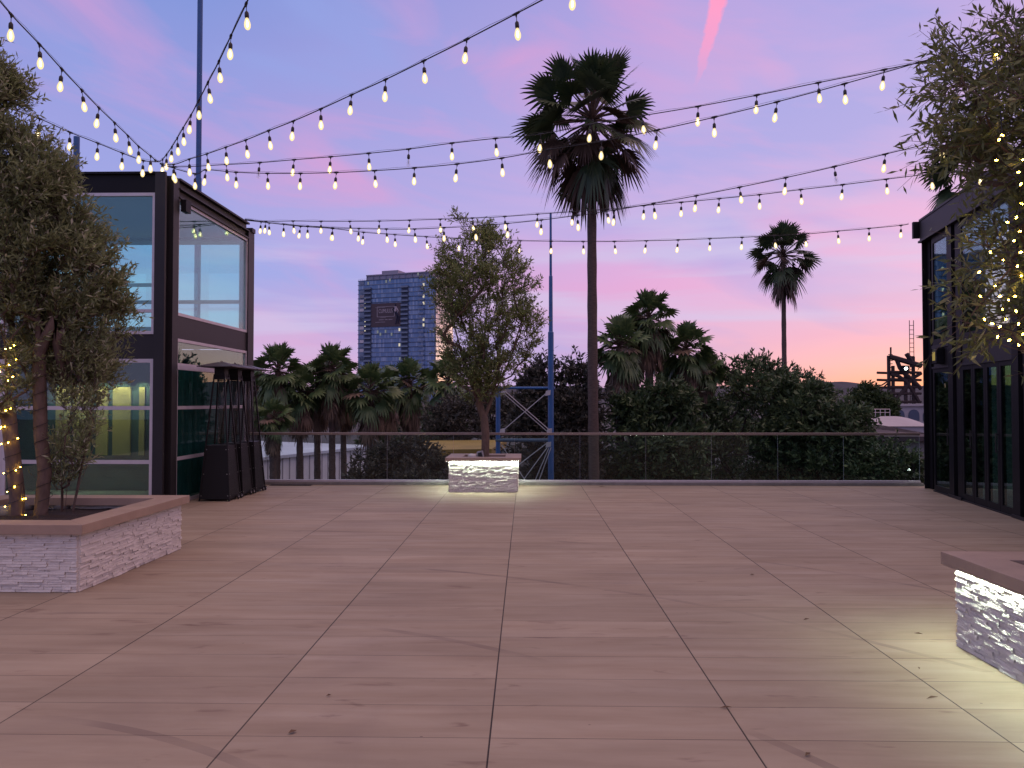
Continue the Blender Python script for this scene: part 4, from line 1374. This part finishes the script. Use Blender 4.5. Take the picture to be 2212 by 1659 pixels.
# ------------------------------------------------------------------ poles and the braced frame
def pole(label, px, Y, segs, base=GZ, mat='blue_steel'):
    c = at(px, 868, Y)
    b = MB()
    pts, rr = [], []
    for (z0, z1, r) in segs:
        pts += [(0, 0, z0 - base), (0, 0, z1 - base)]; rr += [r, r]
    b.tube(pts, rr, 14)
    o = b.build('steel_pole', M[mat], smooth=False)
    o.location = (c.x, Y, base)
    return tag(o, label, 'pole', 'blue steel poles')
pole('tall blue steel pole rising out of frame behind the glass pavilion roof', 424, 19.5, [(GZ, 3, 0.085), (3, 7.5, 0.08), (7.5, 15, 0.068)])
pole('short blue steel pole stub showing above the pavilion roof by the bushy tree', 158, 19.5, [(GZ, 8.6, 0.075)])
Yf = 20.5
fr = thing('braced_frame', 'blue braced steel mast with crossed rods behind the small planter', 'steel frame', (at(1190, 868, Yf).x, Yf, GZ))
def fl(px, py, dy=0.0):
    p = at(px, py, Yf + dy)
    return Vector((p.x - fr.location.x, dy, p.z - GZ))
b = MB()
z = lambda py: at(1190, py, Yf).z - GZ
b.tube([(0, 0, 0), (0, 0, z(718)), (0, 0, z(716)), (0, 0, z(597)), (0, 0, z(595)), (0, 0, z(460))], [0.078, 0.078, 0.056, 0.05, 0.036, 0.03], 12)
b.build('mast', M['blue_steel'], fr)
q = fl(1076, 868, 0.9)
b = MB(); b.tube([(q.x, 0.9, 0), (q.x, 0.9, fl(1076, 836, 0.9).z)], 0.065, 12); b.build('post', M['blue_steel'], fr)
b = MB(); b.tube([fl(1080, 838, 0.9), fl(1198, 838)], 0.035, 8); b.build('cross_beam', M['blue_steel'], fr)
b = MB(); b.tube([fl(1072, 951, 0.9), fl(1192, 951)], 0.05, 8); b.build('cross_beam', M['rod_blue'], fr)
for (a, c_, off) in (((1086, 848), (1182, 932), 0.02), ((1092, 846), (1188, 930), -0.02), ((1182, 848), (1084, 932), 0.06),
                     ((1185, 962), (1126, 1042), 0.0), ((1186, 966), (1142, 1070), 0.03), ((1190, 966), (1152, 1070), -0.03), ((1084, 962), (1150, 1060), 0.05), ((1180, 958), (1120, 1004), 0.05)):
    b = MB(); p0, p1 = fl(*a), fl(*c_)
    o = Vector((0, off - 0.1, 0))
    b.tube([p0 + o, p1 + o], 0.013, 6); b.build('brace_rod', M['rod'], fr)
for (x, y) in ((1087, 848), (1183, 849), (1085, 931), (1186, 931), (1184, 960)):
    b = MB(); p = fl(x, y); b.hexa([(p.x - .07, -.12, p.z - .08), (p.x + .07, -.12, p.z - .05), (p.x + .07, -.09, p.z - .05), (p.x - .07, -.09, p.z - .08)],
                                  [(p.x - .05, -.12, p.z + .06), (p.x + .08, -.12, p.z + .08), (p.x + .08, -.09, p.z + .08), (p.x - .05, -.09, p.z + .06)])
    b.build('gusset_plate', M['rod'], fr)

# ------------------------------------------------------------------ tower
TY = 600.0
pL, pR = at(773, 868, TY + 22), at(938, 868, TY)
tw = thing('tower', 'tall blue glass apartment tower with a dark banner behind the palms', 'tower', (pR.x, TY, GZ))
ang = math.atan2(pL.y - pR.y, pL.x - pR.x)
tw.rotation_euler = (0, 0, ang - PI)   # local -x runs along the front from the near corner
WID = math.hypot(pL.x - pR.x, pL.y - pR.y)
HT = at(938, 597, TY).z - GZ
FH = 3.7
b = MB(); b.box(-WID, 0, 0.0, 1.0, 0, HT); b.build('front_glazing', M['tower_glass'], tw)
b = MB(); b.box(-0.0, 1.0, 1.0, 34, 0, HT); b.build('side_glazing', M['tower_side'], tw)
b = MB(); b.box(-WID, -0.01, 1.01, 34, 0, HT - 0.5); b.build('core', M['slab'], tw)
def fx(px):
    """pixel column on the front -> local x"""
    r = ray(px, 800)
    d = Vector((math.cos(ang), math.sin(ang)))
    o = Vector((pR.x, pR.y))
    # o + d*t = s*(r.x, r.y)
    det = d.x * (-r.y) + d.y * r.x
    t = ((-o.x) * (-r.y) - (-o.y) * (-r.x)) / det
    return -t
def fz(px, py):
    r = ray(px, py)
    t = -fx(px)
    y = pR.y + math.sin(ang) * t
    return CAM_Z + r.z * (y / r.y) - GZ
nfl = int(HT / FH)
for k in range(4, nfl + 1):
    b = MB(); b.box(-WID - 0.4, 0.3, -0.35, -0.01, k * FH - 0.28, k * FH + 0.22)
    b.box(0.302 if False else 1.001, 1.3, 0.0, 34.2, k * FH - 0.28, k * FH + 0.22)
    b.build('floor_slab', M['slab_pale'] if k % 5 in (1, 3) else M['slab'], tw)
for (p0, p1, st) in ((787, 802, 1), (867, 882, 1), (905, 916, 0)):
    x0, x1 = fx(p0), fx(p1)
    b = MB()
    b.box(x0, x1, -0.36, -0.352, 8, HT - 6)
    w = b.build('balcony_recess', M['tower_dark'] if st else M['tower_glass'], tw)
    b = MB()
    for k in range(4, nfl - 1):
        b.box(x0, x1, -1.8, -0.37, k * FH - 0.25, k * FH + 0.1)
        b.box(x0, x1, -1.8, -1.7, k * FH + 0.1, k * FH + 1.1)
    b.build('balcony', M['slab_pale'], w)
for (p0, p1) in ((776, 785),):
    pass
# roof terrace and penthouse
b = MB()
x0, x1 = fx(788), fx(930)
b.box(x0, x1, 3, 26, HT, HT + 4.0)
b.box(x0 - 0.5, x1 + 0.5, 2.2, 27, HT + 4.0, HT + 4.9)
b.box(fx(820), fx(855), 3, 20, HT + 4.9, HT + 7.6)
pent = b.build('penthouse', M['tower_crown'], tw)
b = MB()
for i in range(11):
    x = x0 + (x1 - x0) * i / 10
    b.box(x - 0.2, x + 0.2, 2.3, 2.7, HT, HT + 4.0)
b.build('terrace_posts', M['slab_pale'], pent)
b = MB()
for i in range(40):
    x = -WID + WID * i / 39.5
    b.box(x, x + 0.1, 0.2, 0.3, HT, HT + 1.3)
b.box(-WID, 0, 0.18, 0.32, HT + 1.3, HT + 1.42)
b.build('parapet_rail', M['slab_pale'], tw)
rng = random.Random(77)
lit = [(788.5, 634), (788.5, 644), (788.5, 654), (788.5, 664), (788.5, 694), (788.5, 704), (788.5, 714), (861, 659), (863, 664), (863, 675), (863, 712), (863, 745), (915, 615), (915, 640), (915, 655), (915, 690), (915, 702), (842, 605), (834, 608), (903, 592), (816, 717), (822, 722), (833, 716), (846, 722), (845, 796), (864, 775), (795, 612)]
for i, (px, py) in enumerate(lit):
    x, zz = fx(px), fz(px, py)
    big = i > 16
    w_, h_ = (0.55, 1.0) if i < 7 else (0.7, 1.7)
    b = MB(); b.box(x - w_, x + w_, -0.5, -0.365, zz - h_ * 0.7, zz + h_ * 0.7)
    b.build('lit_window', M['win_lit'] if not big else M['win_lit_dim'], tw)
for k in range(26):
    py = 612 + k * 7.2
    if rng.random() < 0.75:
        x0, x1, zz = fx(777), fx(786), fz(780, py)
        kz = round(zz / FH) * FH
        b = MB(); b.box(x0, x1, -0.42, -0.365, kz + 0.5, kz + 2.9); b.build('window', M['slab_pale'] if rng.random() < 0.5 else M['alu'], tw)
# banner : white lettering in a box, a dancer at its right
bx0, bx1 = fx(802.5), fx(866)
bz0, bz1 = fz(834, 706), fz(834, 655)
b = MB(); b.box(bx0, bx1, -0.9, -0.5, bz0, bz1); ban = b.build('banner', M['banner'], tw)
bw, bh = bx1 - bx0, bz1 - bz0
def bq(b, u0, u1, v0, v1, d=0.0):
    b.box(bx0 + u0 * bw, bx0 + u1 * bw, -0.96 - d, -0.905, bz0 + v0 * bh, bz0 + v1 * bh)
b = MB()
bq(b, .2, .215, .42, .86); bq(b, .2, .8, .845, .86); bq(b, .2, .8, .42, .435); bq(b, .785, .8, .42, .86)
bq(b, .14, .48, .815, .825); bq(b, .3, .5, .385, .395); bq(b, .14, .48, .195, .21)
b.build('frame_lines', M['banner_ink'], ban)
def text_part(body, u, v, size, parent):
    cu = bpy.data.curves.new('lettering', 'FONT')
    cu.body = body; cu.size = size; cu.extrude = 0.05
    cu.align_x = 'LEFT'
    o = bpy.data.objects.new('lettering', cu); COL.objects.link(o)
    o.parent = parent
    o.location = (bx0 + u * bw, -0.96, bz0 + v * bh)
    o.rotation_euler = (R(90), 0, 0)
    cu.materials.append(M['banner_ink'])
    return o
o = text_part('CUMULUS', .255, .59, 4.6, ban)
bpy.context.view_layer.update()
me = bpy.data.meshes.new_from_object(o.evaluated_get(bpy.context.evaluated_depsgraph_get()))
o2 = bpy.data.objects.new('lettering', me); COL.objects.link(o2); o2.parent = ban
o2.location = o.location; o2.rotation_euler = o.rotation_euler; o2.scale = (0.62, 1.0, 1.0)
bpy.data.objects.remove(o)
o2.name = 'lettering'
b = MB()
for i in range(14):
    if i not in (5, 9):
        bq(b, .27 + i * .033, .27 + i * .033 + .022, .285, .315)
b.build('small_print', M['banner_ink'], ban)
def bp(u, v):
    return (bx0 + u * bw, -0.93, bz0 + v * bh)
b = MB()
b.tube([bp(.83, .95), bp(.83, .84)], [0.5, 0.7], 6)
b.tube([bp(.84, .84), bp(.83, .62)], [0.9, 1.0], 6, 1)
b.tube([bp(.82, .8), bp(.74, .74), bp(.78, .62)], 0.5, 6)
b.tube([bp(.86, .8), bp(.92, .66), bp(.9, .56)], 0.45, 6, 1)
b.tube([bp(.83, .62), bp(.9, .42), bp(.84, .1)], [1.0, 0.85, 0.6], 6)
b.tube([bp(.86, .6), bp(.96, .4), bp(.92, .12)], [1.0, 0.85, 0.6], 6)
b.build('dancer_print', [M['banner_navy'], M['banner_ink']], ban)

# ------------------------------------------------------------------ low buildings
wl = thing('warehouse', 'white corrugated warehouse with pale flat roof behind the palm trunks', 'warehouse')
Ya, Yb = 62.0, 74.0
p0, p1 = at(500, 998, 58), at(800, 965, 78)
z0 = at(570, 992, 62.5).z
d = (Vector((p1.x, p1.y, 0)) - Vector((p0.x, p0.y, 0)))
dn = d.normalized(); nn = Vector((-dn.y, dn.x, 0))
wl.location = (p0.x, p0.y, GZ); wl.rotation_euler = (0, 0, math.atan2(dn.y, dn.x))
L = d.length; hz = z0 - GZ
b = MB(); b.box(-6, L, 0, 0.3, 0, hz); b.box(L - 0.3, L, 0.3, 50, 0, hz); b.box(-6, -5.7, 0.3, 50, 0, hz); b.build('wall', M['corrugated'], wl)
b = MB(); b.hexa([(-6.3, -0.3, hz), (L + 0.3, -0.3, hz), (L + 0.3, 50, hz + 0.8), (-6.3, 50, hz + 0.8)], [(-6.3, -0.3, hz + 0.25), (L + 0.3, -0.3, hz + 0.25), (L + 0.3, 50, hz + 1.05), (-6.3, 50, hz + 1.05)])
rf = b.build('roof', M['warehouse_roof'], wl)
b = MB(); b.box(5, 8, 12, 15, hz + 0.4, hz + 1.6); b.box(12, 13.5, 20, 22, hz + 0.5, hz + 1.5); b.build('roof_unit', M['alu'], rf)

yc = thing('canopy', 'mustard yellow low canopy roof seen through the glass behind trunks', 'canopy')
a0, a1 = at(900, 992, 33), at(1062, 984, 33)
yc.location = (a0.x, 33, GZ)
w_ = a1.x - a0.x
hh0 = a0.z - GZ
b = MB(); b.hexa([(0, 0, hh0), (w_, 0, hh0 + .1), (w_ + .5, 6, hh0 + .2), (-.5, 6, hh0 + .15)], [(0, 0, hh0 + .4), (w_, 0, hh0 + .45), (w_ + .5, 6, hh0 + .55), (-.5, 6, hh0 + .5)])
b.build('roof', M['yellow'], yc)
for x in (0.3, w_ * 0.5, w_ - 0.3):
    b = MB(); b.box(x - .1, x + .1, .3, .5, 0, hh0 + 0.05); b.build('post', M['bark_dark'], yc)

# right background
wr = thing('warehouse', 'long low warehouse with pale curved metal roof right of the dark trees', 'warehouse')
c0, c1 = at(1820, 905, 75), at(2010, 905, 75)
wr.location = (c0.x, 75, GZ)
w_ = c1.x - c0.x; ze = at(1900, 921, 75).z - GZ; zr = at(1900, 902, 75).z - GZ
b = MB(); b.box(0, w_, 0.2, 13.8, 0, ze - 0.02); b.build('wall', M['white_wall'], wr)
b = MB()
n = 10
for i in range(n):
    u0, u1 = i / n, (i + 1) / n
    f0 = lambda u: (14 * u, ze + (zr - ze) * math.sin(PI * u) * 1.0)
    (ya, za), (yb, zb_) = f0(u0), f0(u1)
    b.quad((0, ya, za), (w_, ya, za), (w_, yb, zb_), (0, yb, zb_))
b.build('roof', M['pale_roof'], wr, smooth=True)
b = MB()
for i in range(9):
    x = w_ * 0.45 + i * w_ * 0.06
    b.tube([(x, 7, zr), (x, 7, zr + 0.75)], 0.03, 5)
b.tube([(w_ * .45, 7, zr + .75), (w_ * .93, 7, zr + .75)], 0.03, 5); b.tube([(w_ * .45, 7, zr + .4), (w_ * .93, 7, zr + .4)], 0.025, 5)
b.build('roof_rail', M['alu'], wr)
hb = thing('house', 'dark hip roofed low building just beyond the railing at right', 'house')
c0, c1 = at(1830, 950, 42), at(2040, 950, 42)
hb.location = (c0.x, 42, GZ)
w_ = c1.x - c0.x; ze = at(1900, 943, 42).z - GZ; zr = at(1900, 917, 47).z - GZ
b = MB(); b.box(0.4, w_ - 0.4, 0.4, 9.6, 0, ze); b.build('wall', M['concrete'], hb)
b = MB()
b.quad((0, 0, ze), (w_, 0, ze), (w_ - 4, 5, zr), (4, 5, zr)); b.quad((w_, 10, ze), (0, 10, ze), (4, 5, zr), (w_ - 4, 5, zr))
b.quad((0, 10, ze), (0, 0, ze), (4, 5, zr), (4, 5, zr)); b.quad((w_, 0, ze), (w_, 10, ze), (w_ - 4, 5, zr), (w_ - 4, 5, zr)); b.box(0, w_, 0, 10, ze - 0.25, ze - 0.01)
b.build('roof', M['brown_roof'], hb)
wb = thing('shed', 'white low building with dark arched openings under the rusty frame', 'building')
c0, c1 = at(1912, 890, 110), at(2050, 890, 110)
wb.location = (c0.x, 110, GZ)
w_ = c1.x - c0.x; zt = at(1940, 873, 110).z - GZ
b = MB(); b.box(0, w_, 0, 10, 0, zt - 0.3); b.box(-0.3, w_ + 0.3, -0.3, 10.3, zt - 0.3, zt); b.build('wall', M['white_wall'], wb)
for i in range(4):
    x = 1.2 + i * 2.1
    b = MB(); b.box(x, x + 1.5, -0.15, -0.01, zt - 2.4, zt - 1.5); b.tube([(x + .75, -0.16, zt - 1.5), (x + .75, -0.02, zt - 1.5)], 0.74, 14)
    b.build('arched_opening', M['tower_dark'], wb)
# rusty steel frame with a work lamp
st = thing('steel_scaffold', 'rusty open steel frame tower with curved beams and a bright work lamp', 'steel frame')
SY = 120.0
s0 = at(1912, 868, SY)
st.location = (s0.x, SY, GZ)
def sl(px, py, dy=0.0):
    p = at(px, py, SY); return Vector((p.x - s0.x, dy, p.z - GZ))
for (px, top_) in ((1922, 768), (1931, 790), (1975, 770), (1958, 795)):
    b = MB(); q = sl(px, 868); b.box(q.x - .2, q.x + .2, 0, .4, 0, sl(px, top_).z); b.build('column', M['rust'], st)
for dy in (0, 4):
    for py in (803, 819, 836, 850, 868):
        b = MB(); b.tube([sl(1920, py, dy), sl(1990, py + (2 if py < 830 else 0), dy)], 0.2, 6); b.build('beam', M['rust'], st)
def arc(pts, r):
    b = MB(); b.tube([sl(*p) for p in pts], r, 6); b.build('curved_beam', M['rust'], st)
arc([(1922, 771), (1935, 774), (1952, 779), (1968, 784), (1990, 790)], 0.42)
arc([(1936, 774), (1944, 795), (1955, 808), (1968, 818), (1990, 840)], 0.32)
arc([(1958, 764), (1966, 776), (1972, 792)], 0.35)
arc([(1924, 808), (1940, 812), (1958, 824), (1975, 850), (1985, 868)], 0.3)
arc([(1990, 806), (1970, 818), (1950, 845), (1930, 868)], 0.28)
b = MB()
b.tube([sl(1893, 862), sl(1893, 826)], 0.16, 5); b.tube([sl(1893, 834), sl(1905, 832), sl(1920, 822)], 0.12, 5); b.tube([sl(1893, 845), sl(1902, 843), sl(1920, 826)], 0.12, 5)
b.tube([sl(1893, 852), sl(1920, 852)], 0.14, 5); b.tube([sl(1902, 843), sl(1920, 852)], 0.12, 5)
b.build('side_stair', M['rust'], st)
b = MB()
for py in (766, 772, 779, 786, 794):
    b.tube([sl(1919, py), sl(1928, py)], 0.07, 5)
b.tube([sl(1924, 750), sl(1924, 770)], 0.14, 5)
b.build('ladder', M['rust'], st)
q = sl(1951, 797)
b = MB(); b.box(q.x - .5, q.x + .5, -.9, -.3, q.z - .4, q.z + .5); lm = b.build('work_lamp', M['black_steel'], st)
b = MB(); b.box(q.x - .2, q.x + .2, -.93, -.91, q.z - .15, q.z + .2); b.build('lamp_lens', M['lamp_white'], lm)
ms = thing('ladder_mast', 'slim lattice ladder mast against the sunset beside the steel building', 'mast')
m0 = at(1971, 868, 130)
ms.location = (m0.x, 130, GZ)
zt = at(1971, 692, 130).z - GZ
b = MB(); b.tube([(-.35, 0, 0), (-.35, 0, zt)], 0.06, 5); b.build('rail', M['rust'], ms)
b = MB(); b.tube([(.35, 0, 0), (.35, 0, zt)], 0.06, 5); b.build('rail', M['rust'], ms)
b = MB()
for k in range(int(zt / 0.75)):
    b.tube([(-.35, 0, 0.4 + k * .75), (.35, 0, 0.4 + k * .75)], 0.05, 4)
b.build('rungs', M['rust'], ms)

# ------------------------------------------------------------------ drain
gr = thing('drain_grate', 'dark slotted drain grate in the deck beside the farthest patio heater', 'drain', (onz(612, 1054, 0).x, 15.13, 0.0))
b = MB()
for k in range(26):
    x = -0.4 + k * 0.032
    b.box(x, x + 0.016, -0.045, 0.045, 0.002, 0.008)
b.box(-0.41, 0.43, -0.06, -0.046, 0.002, 0.009); b.box(-0.41, 0.43, 0.046, 0.06, 0.002, 0.009)
b.build('bars', M['black_steel'], gr)
# ------------------------------------------------------------------ bits on the deck
def fallen_leaf(px, py, L, W, rot, label):
    p = onz(px, py, 0.0)
    b = MB()
    b.v += [(-L / 2, 0, 0.004), (0, W / 2, 0.012), (L / 2, 0, 0.006), (0, -W / 2, 0.009), (0, 0, 0.004)]
    for f in ((0, 4, 1), (1, 4, 2), (2, 4, 3), (3, 4, 0)):
        b.face(f)
    o = b.build('fallen_leaf', M['dry_leaf'])
    o.location = (p.x, p.y, 0.003); o.rotation_euler = (0, 0, rot)
    return tag(o, label, 'fallen leaf', 'dry leaves on the deck')
for q in ((2014, 1510, .085, .02, .3, 'dark dry leaf near the light pool below the right planter'), (1984, 1371, .06, .014, -.5, 'thin dry leaf in the light pool left of the right planter'),
          (1985, 1446, .04, .014, 1.2, 'small dry leaf lying inside the planter light pool'), (1742, 1340, .07, .02, .5, 'dry leaf in the middle right of the deck'),
          (1625, 1243, .045, .02, 0, 'tiny dry leaf far out on the deck right of centre'), (632, 1584, .05, .03, .8, 'pale curled leaf near the bottom left of the deck'),
          (1568, 1531, .07, .015, .1, 'dry twig like leaf beside a deck joint at bottom right'), (1745, 1663 - 30, .05, .02, .7, 'dry leaf at the lower right deck edge'),
          (710, 1505, .03, .015, .2, 'small dark leaf on the lower left deck'), (1300, 1052, .16, .07, .1, 'yellowish leaf against the kerb right of the small planter')):
    fallen_leaf(*q)

# ------------------------------------------------------------------ world
SUN_AZ, SUN_EL = R(38), R(1.5)
w = bpy.data.worlds.new('World'); SC.world = w
w.use_nodes = True
t = NT(w.node_tree)
out = t.n('ShaderNodeOutputWorld')
bg = t.n('ShaderNodeBackground')
tc = t.n('ShaderNodeTexCoord').outputs['Generated']
x, y, z = t.sep(tc)
az = t.math('ARCTAN2', x, y)
el = t.math('ARCSINE', t.math('MAXIMUM', t.math('MINIMUM', z, 1.0), -1.0))
def skyramp(stops):
    f = t.math('DIVIDE', el, 1.5708, clamp=True)
    return t.ramp(f, [(e / 1.5708, lin(c)) for e, c in stops])
Lr = skyramp([(0.0, (206, 172, 208)), (0.06, (194, 168, 214)), (0.105, (196, 162, 208)), (0.16, (158, 164, 221)), (0.26, (156, 156, 216)), (0.38, (142, 148, 212)), (0.5, (118, 142, 208)), (0.8, (130, 135, 200)), (1.3, (175, 150, 195))])
Cr = skyramp([(0.0, (228, 170, 180)), (0.05, (216, 168, 200)), (0.1, (214, 168, 208)), (0.15, (220, 160, 206)), (0.24, (200, 168, 216)), (0.35, (184, 162, 216)), (0.5, (170, 154, 214)), (0.8, (170, 145, 200)), (1.3, (185, 155, 195))])
Rr = skyramp([(0.0, (255, 162, 104)), (0.02, (252, 172, 128)), (0.045, (246, 180, 166)), (0.08, (228, 170, 190)), (0.13, (206, 182, 216)), (0.2, (214, 176, 215)), (0.3, (204, 172, 216)), (0.45, (184, 162, 216)), (0.8, (190, 155, 200)), (1.3, (190, 155, 195))])
fl_ = t.math('MULTIPLY_ADD', az, 1 / 0.62, 0.42 / 0.62, clamp=True)
fr_ = t.math('MULTIPLY_ADD', az, 1 / 0.4, -0.14 / 0.4, clamp=True)
base = t.mix(fr_, t.mix(fl_, Lr, Cr), Rr)
# drifting cloud veils : wide and thin near the horizon
vec = t.comb(t.math('MULTIPLY', az, 2.2), t.math('MULTIPLY_ADD', el, 8.5, t.math('MULTIPLY', az, 1.6)), 0.3)
n1 = t.noise(vec, 1.35, 6, 0.52, 0.7)
n2 = t.noise(t.mapping(vec, (1, 1, 1), (5.2, 1.7, 2.0)), 1.1, 5, 0.5, 0.5)
n3 = t.noise(t.comb(t.math('MULTIPLY', az, 3.0), t.math('MULTIPLY', el, 34.0), 1.0), 1.0, 5, 0.5, 0.3)
blue = t.ramp(n2, [(0.47, 0.0), (0.66, 0.55)])
base = t.mix(blue, base, lin((142, 158, 220)))
hi = t.ramp(el, [(0.02, 0.15), (0.12, 1.0)])
pk = t.math('MULTIPLY', t.ramp(n1, [(0.5, 0.0), (0.74, 0.62)]), hi)
pink = t.mix(fr_, lin((214, 152, 202)), lin((236, 170, 204)))
base = t.mix(pk, base, pink)
low = t.math('MULTIPLY', t.ramp(n3, [(0.52, 0.0), (0.72, 0.45)]), t.ramp(el, [(0.0, 1.0), (0.2, 0.0)]))
base = t.mix(low, base, t.mix(fr_, lin((212, 150, 196)), lin((226, 150, 170))))
band = t.math('MULTIPLY', t.ramp(t.noise(t.comb(t.math('MULTIPLY', az, 2.0), t.math('MULTIPLY', el, 26.0), 7.0), 1.0, 4, 0.5, 0.4), [(0.48, 0.0), (0.64, 0.6)]), t.ramp(el, [(0.03, 0.0), (0.08, 1.0), (0.2, 1.0), (0.26, 0.0)]))
base = t.mix(band, base, lin((196, 188, 224)))
# contrail, from (1560,-20) to (1502,185)
def azel(px, py):
    r = ray(px, py); return math.atan2(r.x, r.y), math.atan2(r.z, math.hypot(r.x, r.y))
a1, e1 = azel(1562, -40); a0, e0 = azel(1503, 188)
ux, uy = a1 - a0, e1 - e0
Lc = math.hypot(ux, uy); ux /= Lc; uy /= Lc
da = t.math('SUBTRACT', az, a0); de = t.math('SUBTRACT', el, e0)
wob = t.math('MULTIPLY_ADD', t.noise(tc, 90, 5, 0.65), 0.011, -0.0055)
s_ = t.math('ADD', t.math('MULTIPLY', da, ux), t.math('MULTIPLY', de, uy))
dd = t.math('ADD', t.math('SUBTRACT', t.math('MULTIPLY', da, uy), t.math('MULTIPLY', de, ux)), wob)
wid = t.math('MULTIPLY_ADD', s_, 0.0115 / Lc, 0.0035)
edge = t.math('DIVIDE', t.math('ABSOLUTE', dd), wid)
mk = t.math('SUBTRACT', 1.0, t.ramp(edge, [(0.55, 0.0), (1.0, 1.0)]))
along = t.ramp(t.math('DIVIDE', s_, Lc), [(0.0, 0.0), (0.35, 0.5), (0.9, 0.95)])
mk = t.math('MULTIPLY', mk, t.math('MULTIPLY', along, t.math('GREATER_THAN', s_, 0.0)))
mk = t.math('MULTIPLY', mk, t.math('LESS_THAN', s_, Lc * 2.2))
base = t.mix(mk, base, lin((255, 150, 188)))
# below the horizon
base = t.mix(t.math('LESS_THAN', el, -0.002), base, lin((48, 50, 52)))
# overhead sky, outside the frame, brightened and warmed to light the deck
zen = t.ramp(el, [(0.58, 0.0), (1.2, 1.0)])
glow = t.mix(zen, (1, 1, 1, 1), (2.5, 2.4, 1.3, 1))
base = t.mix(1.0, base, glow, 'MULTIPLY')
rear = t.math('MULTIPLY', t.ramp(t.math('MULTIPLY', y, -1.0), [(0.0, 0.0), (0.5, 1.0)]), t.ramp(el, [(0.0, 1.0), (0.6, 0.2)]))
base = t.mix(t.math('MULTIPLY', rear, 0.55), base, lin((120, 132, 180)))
sky = t.n('ShaderNodeTexSky')
sky.sky_type = 'NISHITA'
sky.sun_disc = False
sky.sun_elevation = SUN_EL
sky.sun_rotation = SUN_AZ
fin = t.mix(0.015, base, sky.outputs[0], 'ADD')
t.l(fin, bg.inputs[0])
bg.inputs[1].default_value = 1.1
t.l(bg.outputs[0], out.inputs[0])

sd = bpy.data.lights.new('sun', 'SUN')
sd.energy = 0.12
sd.angle = R(12)
sd.color = (1.0, 0.62, 0.45)
so = bpy.data.objects.new('sun', sd); COL.objects.link(so)
dirv = Vector((math.sin(SUN_AZ) * math.cos(SUN_EL), math.cos(SUN_AZ) * math.cos(SUN_EL), math.sin(SUN_EL)))
so.rotation_euler = dirv.to_track_quat('Z', 'Y').to_euler()

SC.view_settings.view_transform = 'Standard'
SC.view_settings.look = 'None'
SC.view_settings.exposure = 0.0
SC.view_settings.gamma = 1.0
SC.cycles.max_bounces = 8
SC.cycles.transparent_max_bounces = 24
SC.cycles.glossy_bounces = 4
SC.cycles.diffuse_bounces = 3
SC.cycles.sample_clamp_indirect = 4.0
SC.cycles.use_denoising = True
SC.cycles.caustics_reflective = False
SC.cycles.caustics_refractive = False
